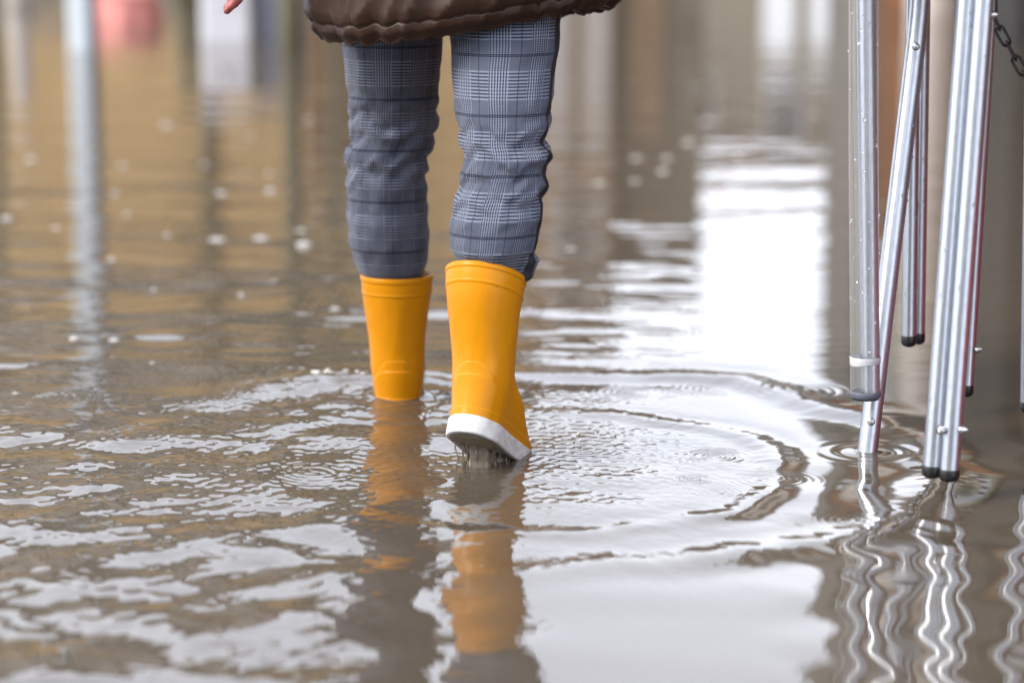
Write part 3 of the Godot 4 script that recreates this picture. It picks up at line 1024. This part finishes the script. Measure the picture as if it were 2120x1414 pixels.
func plaid() -> StandardMaterial3D:
	# one repeat of the check: 60 mm across, 100 mm along, woven from navy and white threads
	var w := 480
	var hgt := 800
	var data := PackedByteArray()
	data.resize(w * hgt * 3)
	var g := RandomNumberGenerator.new()
	g.seed = 77
	var dark := Color(0.011, 0.015, 0.032)
	var light := Color(0.175, 0.19, 0.242)
	var line := Color(0.006, 0.008, 0.02)
	var i := 0
	var tint := PackedFloat32Array()
	for k in 4096:
		tint.append(g.randf_range(0.8, 1.2))
	for y in hgt:
		var mm := float(y) / hgt * 97.0
		var near := minf(mm, 97.0 - mm)
		var striped := near > 25.0
		var rule := absf(wrapf(mm, -48.5, 48.5) + 1.0) < 1.0 or absf(wrapf(mm, -48.5, 48.5) - 1.4) < 0.8
		for x in w:
			var um := float(x) / w * 61.0
			var banded := um < 30.0
			var k := 0.0
			var b := fposmod(near - 25.0, 5.6) / 5.6
			if striped and banded:
				# small broken checks
				var a := fposmod(um, 4.2) / 4.2
				var diag := fposmod(um / 4.2 + mm / 5.6, 1.0)
				if b < 0.5:
					k = 1.0 if a < 0.62 or diag < 0.2 else 0.1
				else:
					k = 0.95 if a < 0.38 and diag < 0.75 else 0.04
			elif striped:
				k = 0.92 if b < 0.54 else 0.04
				if fposmod(um, 1.4) < 0.5 and k > 0.5:
					k = 0.55
			elif banded:
				k = 0.95 if fposmod(um, 4.2) < 1.9 and fposmod(mm, 2.8) < 1.9 else 0.14
			else:
				k = 0.46 if fposmod(um * 1.2 + mm, 1.5) < 0.75 else 0.14
			# single dark thread between the bands
			var thread := absf(um - 45.5) < 0.8
			if thread and fposmod(mm, 2.8) < 2.0:
				k = 0.0
			var t: float = tint[(x * 31 + (y / 3) * 17) % 4096] * tint[((x / 3) * 13 + y * 7) % 4096]
			var c := dark.lerp(light, k)
			if rule:
				c = line.lerp(c, 0.12)
			c = (c * t).linear_to_srgb()
			data[i] = int(clampf(c.r, 0, 1) * 255)
			data[i + 1] = int(clampf(c.g, 0, 1) * 255)
			data[i + 2] = int(clampf(c.b, 0, 1) * 255)
			i += 3
	var img := Image.create_from_data(w, hgt, false, Image.FORMAT_RGB8, data)
	img.generate_mipmaps()
	var m := mat(Color(1, 1, 1), 0.85, 0.0, 0.3)
	m.albedo_texture = ImageTexture.create_from_image(img)
	m.rim_enabled = true
	m.rim = 0.25
	m.rim_tint = 0.5
	# uv: u counts half a metre round the leg, v metres up
	m.uv1_scale = Vector3(1.0 / 0.0625, 1.0 / 0.097, 1)
	return m

func boot_ring(y: float, flex: float) -> Array:
	# half width, reach back, reach forward, centre shift of one level slice of the boot
	var shaft := smoothstep(0.085, 0.13, y)
	var top := smoothstep(0.12, 0.28, y)
	var hw := lerpf(lerpf(0.0395, 0.052, smoothstep(0.0, 0.12, y)), 0.068, top * 0.98)
	var back := lerpf(0.050, 0.056, smoothstep(0.03, 0.10, y)) + 0.010 * top
	var front := lerpf(0.228, 0.066, smoothstep(0.0, 1.0, pow(clampf((y - 0.040) / 0.095, 0.0, 1.0), 0.60))) + 0.006 * top
	return [hw, back, front, flex * smoothstep(0.07, 0.28, y), shaft]

func slice(y: float, w: float, flex: float, grow := 0.0) -> Vector3:
	var q := boot_ring(y, flex)
	var s := sin(w)
	var c := cos(w)
	var toe: float = q[2]
	var foot: float = 1.0 - q[4]
	if s > 0.0:
		# behind: plain half oval (the heel)
		return Vector3(c * (q[0] + grow) + lean_x * smoothstep(0.06, 0.28, y), y, s * (q[1] + grow) + q[3])
	# ahead: fuller towards the toe
	var e := lerpf(1.0, 0.74, foot)
	var cc := signf(c) * pow(absf(c), e)
	var reach := absf(s)
	var wide := 1.0 + 0.34 * foot * smoothstep(0.15, 0.75, reach)
	return Vector3(cc * (q[0] * wide + grow) + lean_x * smoothstep(0.06, 0.28, y), y, -pow(reach, lerpf(1.0, 0.90, foot)) * (toe + grow) + q[3])

func boot_mesh(flex: float) -> ArrayMesh:
	var cols := 97
	var ys := PackedFloat32Array()
	var y := 0.280
	while y > 0.032:
		ys.append(y)
		y -= 0.0009 if y > 0.235 or (y < 0.13 and y > 0.075) else 0.0022 if y > 0.13 else 0.0007
	ys.append(0.030)
	var v := PackedVector3Array()
	var uv := PackedVector2Array()
	for r in ys.size():
		y = ys[r]
		for c in cols:
			var w := TAU * c / (cols - 1)
			var out := 0.0
			# rolled rim and the welt below it
			out += 0.0016 * smoothstep(0.0055, 0.003, absf(y - 0.2745))
			out += 0.0011 * smoothstep(0.0032, 0.0008, absf(y - 0.2465))
			out += 0.0006 * smoothstep(0.2465, 0.2485, y)
			# heel counter: two raised arcs behind
			var bk := wrapf(w - PI / 2, -PI, PI)
			var arc1 := 0.121 - 0.030 * pow(absf(bk) / 0.85, 3.0)
			var arc2 := 0.101 - 0.022 * pow(absf(bk) / 1.15, 3.0)
			out += 0.0009 * smoothstep(arc1 + 0.0008, arc1 - 0.0012, y) * smoothstep(1.0, 0.85, absf(bk))
			out += 0.0013 * smoothstep(arc2 + 0.0008, arc2 - 0.0012, y) * smoothstep(1.5, 1.3, absf(bk))
			# vamp edge on the sides
			var vamp := 0.088 - 0.012 * absf(bk)
			out += 0.0009 * smoothstep(vamp + 0.0008, vamp - 0.0008, y) * smoothstep(1.35, 1.5, absf(bk))
			# strip above the sole
			out += 0.0015 * smoothstep(0.047, 0.045, y)
			# soft dents in the rubber
			out += 0.0022 * fold.get_noise_3d(cos(w) * 0.9 + flex * 40.0, y * 7.0, sin(w) * 0.9) * smoothstep(0.27, 0.22, y) * smoothstep(0.06, 0.12, y)
			var p := slice(y, w, flex)
			var dir := Vector3(cos(w), 0, sin(w))
			v.append(p + dir * out)
			uv.append(Vector2(float(c) / (cols - 1), y))
	# turn the rim inwards
	var rim := PackedVector3Array()
	for c in cols:
		var p := v[c]
		rim.append(Vector3((p.x - lean_x) * 0.93 + lean_x, 0.268, (p.z - flex) * 0.93 + flex))
	for c in cols:
		var p := v[c]
		rim.append(Vector3((p.x - lean_x) * 0.965 + lean_x, 0.2812, (p.z - flex) * 0.965 + flex))
	rim.append_array(v)
	var uv2 := PackedVector2Array()
	for k in 2 * cols:
		uv2.append(uv[k % cols])
	uv2.append_array(uv)
	return grid_mesh(ys.size() + 2, cols, rim, uv2, true)

func sole_mesh(flex: float, y0: float, y1: float, grow: float, inset: float) -> ArrayMesh:
	var cols := 97
	var v := PackedVector3Array()
	for q in [[y0, -0.01], [y0, grow - 0.001], [y0 - 0.001, grow], [y1 + 0.0035, grow], [y1 + 0.001, grow - 0.001], [y1, grow - 0.003], [y1, -inset]]:
		for c in cols:
			var w := TAU * c / (cols - 1)
			var p := slice(0.036, w, flex, q[1])
			p.y = q[0]
			# toe spring
			p.y += 0.010 * smoothstep(-0.12, -0.228, p.z) + 0.002 * smoothstep(0.03, 0.05, p.z)
			v.append(p)
	return grid_mesh(7, cols, v, PackedVector2Array(), true)

func tread_mesh(flex: float) -> ArrayMesh:
	# underside with shallow lugs, dipped from the hollow middle
	var v := PackedVector3Array()
	var cols := 65
	var rows := 24
	for r in rows:
		var t := float(r) / (rows - 1)
		for c in cols:
			var w := TAU * c / (cols - 1)
			var p := slice(0.036, w, flex, -0.002)
			p = Vector3(p.x * (1.0 - t), 0.0, lerpf(p.z, -0.075, t))
			var lug := 0.0018 * sin(p.z * TAU / 0.016) * (1.0 - smoothstep(0.8, 1.0, t)) * smoothstep(0.05, 0.15, t)
			p.y = -0.0005 + lug - 0.001 + 0.010 * smoothstep(-0.12, -0.228, p.z) + 0.002 * smoothstep(0.03, 0.05, p.z)
			v.append(p)
	return grid_mesh(rows, cols, v, PackedVector2Array(), true)

func add_boot(who: Node3D, at: Transform3D, flex: float, label: String) -> void:
	var b := put("boot", boot_mesh(flex), M.rubber_yellow, who)
	b.transform = at
	b.set_meta("label", label)
	put("sole", sole_mesh(flex, 0.031, 0.0, 0.0045, 0.02), M.sole, b)
	put("tread", tread_mesh(flex), M.tread, b)

func person() -> void:
	fold.seed = 5
	fold.fractal_octaves = 3
	var ry := mat(lin(0.50, 0.192, 0.002), 0.31, 0.0, 0.28)
	var img := Image.create(512, 512, false, Image.FORMAT_RGB8)
	img.fill(Color(1, 1, 1))
	var g0 := RandomNumberGenerator.new()
	g0.seed = 19
	for i in 120:
		# specks of dried mud
		var px := g0.randi_range(2, 505)
		var py := g0.randi_range(2, 505)
		var k := g0.randf_range(0.35, 0.85)
		var wd := 1 + int(pow(g0.randf(), 4.0) * 3.0)
		img.fill_rect(Rect2i(px, py, wd, wd), Color(k, k * 0.95, k * 0.9 + 0.05))
	ry.albedo_texture = ImageTexture.create_from_image(img)
	ry.uv1_scale = Vector3(1, 3.5, 1)
	M.rubber_yellow = ry
	M.sole = mat(Color(1, 1, 1), 0.45)
	M.sole.albedo_texture = noise_tex(0.03, lin(0.44, 0.43, 0.41), lin(0.64, 0.64, 0.65), 52, 256, 5)
	triplanar(M.sole, 6.0)
	M.tread = mat(lin(0.20, 0.165, 0.12), 0.22)
	M.tread.normal_enabled = true
	M.tread.normal_texture = bump_tex(0.02, 53, 3.0, 256)
	triplanar(M.tread, 8.0)
	var who := base("person", Vector3.ZERO, "person walking away in brown quilted jacket, plaid trousers and yellow rubber boots", "person")

	# skin: one continuous figure, mostly under the clothes
	var skin_mat := mat(lin(0.24, 0.055, 0.05), 0.5)
	skin_mat.subsurf_scatter_enabled = true
	skin_mat.subsurf_scatter_strength = 0.2
	var hip := Vector3(-0.10, 0.86, -4.36)
	var chest := Vector3(-0.09, 1.24, -4.38)
	var neck := Vector3(-0.09, 1.40, -4.40)
	var lk := Vector3(-0.23, 0.46, -4.50)
	var rk := Vector3(-0.012, 0.50, -4.10)
	var lsh := Vector3(-0.25, 1.33, -4.37)
	var rsh := Vector3(0.07, 1.33, -4.40)
	var lel := Vector3(-0.37, 1.08, -4.29)
	var rel := Vector3(0.16, 1.08, -4.48)
	var lwr := Vector3(-0.452, 0.900, -4.27)
	var rwr := Vector3(0.10, 0.98, -4.66)
	var bones := [
		[hip, chest, 0.125, 0.12], [chest, neck, 0.10, 0.05], [neck, neck + Vector3(0, 0.10, -0.01), 0.048, 0.05],
		[hip + Vector3(-0.08, 0, 0), Vector3(-0.215, 0.80, -4.41), 0.09, 0.08], [Vector3(-0.215, 0.80, -4.41), lk, 0.078, 0.052], [lk, Vector3(-0.226, 0.04, -4.56), 0.052, 0.034], [Vector3(-0.226, 0.03, -4.56), Vector3(-0.215, 0.0, -4.68), 0.032, 0.028],
		[hip + Vector3(0.07, 0, 0), Vector3(-0.012, 0.80, -4.33), 0.09, 0.084], [Vector3(-0.012, 0.80, -4.33), rk, 0.08, 0.052], [rk, Vector3(-0.060, 0.15, -3.98), 0.052, 0.032], [Vector3(-0.060, 0.14, -3.98), Vector3(-0.02, 0.04, -4.07), 0.03, 0.026],
		[lsh, lel, 0.05, 0.038], [lel, lwr, 0.038, 0.026], [rsh, rel, 0.05, 0.038], [rel, rwr, 0.038, 0.026], [lsh, rsh, 0.05, 0.05],
		[neck + Vector3(0, 0.14, -0.015), neck + Vector3(0, 0.19, 0.0), 0.073, 0.085], [neck + Vector3(0, 0.10, -0.055), neck + Vector3(0, 0.16, -0.05), 0.035, 0.05],
	]
	var face := []
	var hd := neck + Vector3(0, 0.15, -0.01)
	face.append([hd + Vector3(0, 0.02, -0.085), hd + Vector3(0, -0.018, -0.105), 0.008, 0.012])
	for s in [-1, 1]:
		face.append([hd + Vector3(s * 0.083, 0.015, 0.005), hd + Vector3(s * 0.083, -0.025, 0.0), 0.014, 0.009])
		face.append([hd + Vector3(s * 0.032, 0.018, -0.082), hd + Vector3(s * 0.033, 0.018, -0.083), 0.013, 0.013])
	face.append([hd + Vector3(-0.02, -0.055, -0.088), hd + Vector3(0.02, -0.055, -0.088), 0.008, 0.008])
	var hands := []
	for s in [0, 1]:
		var w: Vector3 = lwr if s == 0 else rwr
		var down: Vector3 = Vector3(-0.10, -1.0, 0.05).normalized() if s == 0 else Vector3(-0.05, -0.75, -0.6).normalized()
		var across: Vector3 = Vector3(0.25, 0.0, 1.0).normalized() if s == 0 else Vector3(0.2, 0.2, 1).normalized()
		across = (across - down * across.dot(down)).normalized()
		var palm := down.cross(across) * (1.0 if s == 0 else 1.0)
		var hand := []
		for f in 4:
			var o := across * (0.031 - f * 0.0205)
			hand.append([w + down * 0.005, w + down * 0.078 + o, 0.021, 0.011])
			var ln: float = [0.072, 0.080, 0.075, 0.058][f]
			var k0 := w + down * 0.080 + o
			var k1 := k0 + (down + palm * 0.25).normalized() * ln * 0.5
			var k2 := k1 + (down + palm * 0.55).normalized() * ln * 0.3
			var k3 := k2 + (down + palm * 0.75).normalized() * ln * 0.25
			hand.append([k0, k1, 0.0095, 0.0088])
			hand.append([k1, k2, 0.0088, 0.0080])
			hand.append([k2, k3, 0.0080, 0.0066])
		var th := w + down * 0.025 + across * 0.022
		hand.append([th, th + down * 0.035 + across * 0.028 + palm * 0.01, 0.014, 0.011])
		hand.append([th + down * 0.035 + across * 0.028 + palm * 0.01, th + down * 0.070 + across * 0.036 + palm * 0.02, 0.0105, 0.008])
		hand.append([w - down * 0.04, w + down * 0.02, 0.024, 0.022])
		hands.append(skin(hand, 0.0035, 0.006))
	put("body", join([skin(bones, 0.016, 0.03), skin(face, 0.005, 0.006), hands[0], hands[1]]), skin_mat, who)
	# hair
	var hair := mat(lin(0.03, 0.018, 0.01), 0.45)
	put("hair", skin([[hd + Vector3(0, 0.045, 0.012), hd + Vector3(0, 0.06, 0.0), 0.090, 0.088], [hd + Vector3(0, 0.0, 0.035), hd + Vector3(0, -0.10, 0.045), 0.075, 0.05]], 0.01, 0.03), hair, who)

	# trousers
	var cloth := plaid()
	var tr := put("trousers", join([leg_mesh(LEFT_LEG, 0.93, 0.16, 0.0, false), leg_mesh(RIGHT_LEG, 0.93, 0.26, 1.0, true)]), cloth, who)
	# navy tape down the outer seam
	var navy := mat(lin(0.006, 0.007, 0.013), 0.6)
	var v := PackedVector3Array()
	var rows := 150
	for r in rows:
		var y := lerpf(0.90, 0.312, float(r) / (rows - 1))
		for c in 5:
			var w := 0.22 + 0.055 * c + 0.22 * smoothstep(0.45, 0.3, y) * 0.0
			var p := leg_point(RIGHT_LEG, y, w, 1.0)
			if y < 0.368:
				var o := exp(-pow((w - 0.05) / 0.42, 2.0)) * smoothstep(0.364, 0.340, y) * smoothstep(0.296, 0.318, y)
				p += Vector3(cos(w), 0.0, sin(w)) * 0.027 * o
			p += Vector3(cos(w), 0, sin(w)) * (0.0016 if c > 0 and c < 4 else 0.0004)
			v.append(p)
	put("side_stripe", grid_mesh(rows, 5, v, PackedVector2Array()), navy, tr)

	# boots
	var lb := Transform3D(Basis(Vector3.UP, 0.03), Vector3(-0.2195, -0.043, -4.552))
	add_boot(who, lb, 0.006, "standing yellow boot, sunk to the ankle in the water")
	var heel := Vector3(-0.0650, 0.0482, -3.949)
	var bas := Basis(Vector3.UP, -0.333) * Basis(Vector3.RIGHT, -0.484) * Basis(Vector3.BACK, -0.015)
	lean_x = -0.011
	add_boot(who, Transform3D(bas, heel), 0.051, "lifted yellow boot, heel up with white sole edge showing")

	jacket(who, hip, chest, neck, lsh, lel, lwr, rsh, rel, rwr)

func jacket(who: Node3D, hip: Vector3, chest: Vector3, neck: Vector3, lsh: Vector3, lel: Vector3, lwr: Vector3, rsh: Vector3, rel: Vector3, rwr: Vector3) -> void:
	var nylon := mat(lin(0.029, 0.0135, 0.008), 0.44, 0.0, 0.3)
	var tab := [
		[0.0, 0.262, 0.200], [0.02, 0.278, 0.212], [0.05, 0.288, 0.218], [0.12, 0.285, 0.210], [0.25, 0.262, 0.195], [0.40, 0.240, 0.180], [0.52, 0.235, 0.165], [0.60, 0.215, 0.14], [0.66, 0.13, 0.10], [0.70, 0.085, 0.085]]
	var rows := 170
	var cols := 193
	var v := PackedVector3Array()
	var g := FastNoiseLite.new()
	g.seed = 9
	g.frequency = 1.0
	g.fractal_octaves = 1
	for r in rows:
		var t := 0.70 * pow(1.0 - float(r) / (rows - 1), 1.3)
		var a := 0.0
		var b := 0.0
		for i in tab.size() - 1:
			if t >= tab[i][0] and t <= tab[i + 1][0]:
				var u: float = (t - tab[i][0]) / (tab[i + 1][0] - tab[i][0])
				u = u * u * (3 - 2 * u)
				a = lerpf(tab[i][1], tab[i + 1][1], u)
				b = lerpf(tab[i][2], tab[i + 1][2], u)
		for c in cols:
			var w := TAU * c / (cols - 1)
			# the hem hangs lower on the left and behind
			var hem := 0.717 + 0.024 * cos(w) + 0.010 * cos(w) * cos(w) + 0.010 * sin(w * 2.0) + 0.004 * g.get_noise_2d(cos(w) * 6.0, sin(w) * 6.0 + 3.0)
			hem += 0.004 * g.get_noise_2d(cos(w) * 16.0, sin(w) * 16.0)
			var y := lerpf(hem + t, 0.735 + t, smoothstep(0.0, 0.3, t))
			var q := fposmod(t - 0.02, 0.105) / 0.105
			var puff := 0.014 * sqrt(maxf(0.0, sin(q * PI))) * smoothstep(0.10, 0.16, t)
			var lean := w + t * 0.8 * g.get_noise_2d(w * 1.5, 3.0)
			var gather := 0.009 * g.get_noise_2d(lean * 2.6 + 4.0, t * 4.0) - 0.009 * absf(g.get_noise_2d(lean * 3.2 + t * 6.0 + 20.0, t * 4.0 + 7.0)) + 0.002 * g.get_noise_2d(lean * 7.0 - t * 10.0, t * 9.0)
			gather -= 0.0035 * exp(-pow((t - 0.030) / 0.0022, 2.0)) + 0.0016 * absf(g.get_noise_2d(lean * 22.0, 2.0)) * exp(-pow((t - 0.030) / 0.014, 2.0))
			gather *= 1.0 - smoothstep(0.45, 0.6, t)
			var seam := -0.006 * exp(-pow(wrapf(w - 1.05, -PI, PI) / 0.012, 2.0)) - 0.005 * exp(-pow(wrapf(w - 2.35, -PI, PI) / 0.012, 2.0))
			var e := puff + gather + seam
			v.append(Vector3(-0.078 + cos(w) * (a + e), y, -4.325 + sin(w) * (b + e) - 0.05 * smoothstep(0.0, 0.6, t)))
	# hem turned in, with the lining going up inside
	for k in [[0.93, 0.004], [0.90, 0.03], [0.88, 0.10]]:
		var last := (rows - 1) * cols
		for c in cols:
			var p := v[last + c]
			var ctr := Vector3(-0.078, p.y, -4.325)
			var q := ctr + (p - ctr) * float(k[0])
			q.y += float(k[1])
			v.append(q)
	var j := put("jacket", join([grid_mesh(rows + 3, cols, v, PackedVector2Array(), true),
		sleeve(lsh, lel, lwr), sleeve(rsh, rel, rwr)]), nylon, who)
	# collar and hood lying on the back
	put("hood", skin([[neck + Vector3(-0.08, 0.02, 0.03), neck + Vector3(0.08, 0.02, 0.03), 0.055, 0.055], [neck + Vector3(0, 0.0, 0.09), neck + Vector3(0, -0.08, 0.11), 0.09, 0.06], [neck + Vector3(-0.07, 0.03, -0.04), neck + Vector3(-0.08, 0.02, 0.03), 0.03, 0.05], [neck + Vector3(0.07, 0.03, -0.04), neck + Vector3(0.08, 0.02, 0.03), 0.03, 0.05]], 0.014, 0.05), nylon, j)

func sleeve(sh: Vector3, el: Vector3, wr: Vector3) -> ArrayMesh:
	var pts := []
	var rad := []
	for i in 41:
		var t := i / 40.0
		var p := sh.lerp(el, t).lerp(el.lerp(wr, t), t)
		pts.append(p)
		rad.append(lerpf(0.082, 0.048, t) + 0.010 * absf(sin(t * PI * 7.0)) - 0.012 * smoothstep(0.95, 1.0, t))
	pts.append(wr + (wr - el).normalized() * 0.012)
	rad.append(0.030)
	return tube(pts, rad, 28)

# ------------------------------------------------------------------ drips, splashes, bubbles
func small_water() -> void:
	var clear := mat(lin(0.36, 0.31, 0.25), 0.03, 0.0, 0.5)
	clear.refraction_enabled = true
	clear.refraction_scale = 0.033
	clear.albedo_color.a = 0.25
	# muddy water running off the lifted sole
	var o := base("dripping_water", Vector3(-0.05, 0.0, -3.98), "muddy water streaming off the lifted boot's sole", "water")
	var g := RandomNumberGenerator.new()
	g.seed = 90
	var n := FastNoiseLite.new()
	n.seed = 8
	n.frequency = 1.0
	var xf := Transform3D(Basis(Vector3.UP, -0.333) * Basis(Vector3.RIGHT, -0.484) * Basis(Vector3.BACK, -0.015), Vector3(-0.0650, 0.0482, -3.949))
	var body := []
	for q in [[-0.006, -0.020, 0.009], [0.010, -0.032, 0.010], [-0.012, -0.045, 0.012], [0.014, -0.056, 0.010], [0.000, -0.070, 0.013], [0.020, -0.085, 0.010]]:
		var top := xf * Vector3(q[0], 0.006, q[1]) - o.position
		var mid := Vector3(top.x * 0.94, top.y * 0.45, top.z)
		body.append([top, mid, q[2], q[2] * 0.62])
		body.append([mid, Vector3(top.x * 0.94, -0.006, top.z), q[2] * 0.62, q[2] * 1.25])
	put("muddy_sheet", skin(body, 0.0025, 0.010), mat(lin(0.15, 0.12, 0.085), 0.12, 0.0, 0.45), o)
	for q in [[-0.030, 0.000, 0.0022], [-0.024, -0.010, 0.0030], [-0.012, -0.006, 0.0018], [0.026, -0.040, 0.0026], [0.030, -0.056, 0.0020], [0.034, -0.072, 0.0028], [0.036, -0.088, 0.0020]]:
		var top := xf * Vector3(q[0], 0.004, q[1]) - o.position
		var pts := []
		var rad := []
		for i in 17:
			var t := i / 16.0
			pts.append(Vector3(top.x + 0.006 * n.get_noise_2d(q[0] * 90.0, t * 1.6), lerpf(top.y, -0.003, t), top.z + 0.006 * n.get_noise_2d(q[0] * 70.0 + 9.0, t * 1.6)))
			rad.append(q[2] * (0.5 + 1.3 * pow(absf(t - 0.55) / 0.55, 2.5) + 0.3 * n.get_noise_2d(t * 5.0, q[0] * 200.0)))
		put("stream", tube(pts, rad, 12), clear, o)
	# splashes where raindrops strike
	var crown := join([lathe(Vector3.ZERO, [[0.0006, 0.020], [0.0022, 0.019], [0.0026, 0.016], [0.0016, 0.012], [0.0022, 0.006], [0.006, 0.002], [0.012, 0.0015], [0.0145, 0.004], [0.0160, 0.0045], [0.0172, 0.003], [0.021, -0.002]], 14)])
	var white := mat(lin(0.42, 0.40, 0.37), 0.10, 0.0, 0.5)
	# metres across and along the square
	var spots := [[-0.87, -5.79], [-0.74, -4.87], [-1.05, -6.26], [-0.86, -5.13], [-0.83, -4.93], [-1.31, -6.88], [-1.49, -7.07], [-0.97, -6.73], [-0.82, -6.65], [-0.7, -6.67], [-0.6, -6.82], [-0.57, -6.56], [-0.65, -5.72], [-0.41, -5.52], [-0.96, -4.57], [-1.27, -7.68], [-1.37, -8.46], [-1.77, -9.71], [-0.93, -7.68], [-0.83, -8.21], [-0.78, -7.75], [-1.15, -7.16], [-0.95, -5.15], [0.29, -7.94], [0.41, -8.01], [0.52, -8.28], [0.68, -9.25], [0.77, -9.3], [0.82, -8.74], [0.97, -10.45], [0.62, -10.93], [0.83, -11.05], [1.31, -10.45], [0.73, -8.21], [0.59, -7.56], [0.67, -7.81], [0.36, -6.95], [0.16, -6.47], [0.56, -8.69], [0.45, -8.69], [1.01, -10.34], [0.9, -11.87], [1.07, -8.36], [-1.09, -8.51], [-1.02, -9.43], [-1.73, -8.66], [-0.85, -10.12], [-1.42, -9.92]]
	var proto: Node3D = null
	for s in spots:
		var p := Vector3(s[0], 0.0, s[1])
		var k := g.randf_range(0.5, 1.0) * (0.6 if p.z > -6.2 else 0.95)
		if proto == null:
			proto = base("raindrop_splash", p, "small white splash where a raindrop strikes the brown water", "splash", "raindrop splashes on the flood")
			put("crown", crown, white, proto)
			proto.scale = Vector3.ONE * k
		else:
			var c: Node3D = proto.duplicate()
			c.name = numbered("raindrop_splash")
			add_child(c)
			c.position = p
			c.scale = Vector3(k * g.randf_range(0.8, 1.5), k * g.randf_range(0.35, 1.3), k)
	# froth by the standing boot
	var st := SurfaceTool.new()
	st.begin(Mesh.PRIMITIVE_TRIANGLES)
	var bead := SphereMesh.new()
	bead.radius = 1.0
	bead.height = 2.0
	bead.radial_segments = 10
	bead.rings = 6
	var lumps := []
	for i in 20:
		var t := g.randf()
		var p := Vector3(-0.295 - 0.10 * t, 0.006 + g.randf_range(-0.002, 0.003), -4.735 + 0.02 * t + g.randf_range(-0.02, 0.02))
		var r := 0.0018 + 0.0045 * pow(g.randf(), 2.0)
		lumps.append([p, p + Vector3(g.randf_range(-0.016, 0.016), g.randf_range(-0.002, 0.003), g.randf_range(-0.012, 0.012)), r, r * 0.7])
	st.append_from(skin(lumps, 0.0028, 0.006), 0, Transform3D.IDENTITY)
	for i in 60:
		var p := Vector3(-0.15 + g.randf_range(-0.02, 0.07), 0.0015, -4.45 + g.randf_range(-0.16, 0.12))
		if i > 38:
			p = Vector3(g.randf_range(0.05, 0.20), 0.001, -4.22 + g.randf_range(-0.12, 0.12))
		var r := 0.0010 + 0.0034 * pow(g.randf(), 3.0)
		st.append_from(bead, 0, Transform3D(Basis.from_scale(Vector3(r, r * 0.7, r)), p))
	var froth := put(numbered("froth"), st.commit(), white, self)
	froth.set_meta("kind", "stuff")
	tag(froth, "white bubbly froth churned up round the standing boot", "froth")
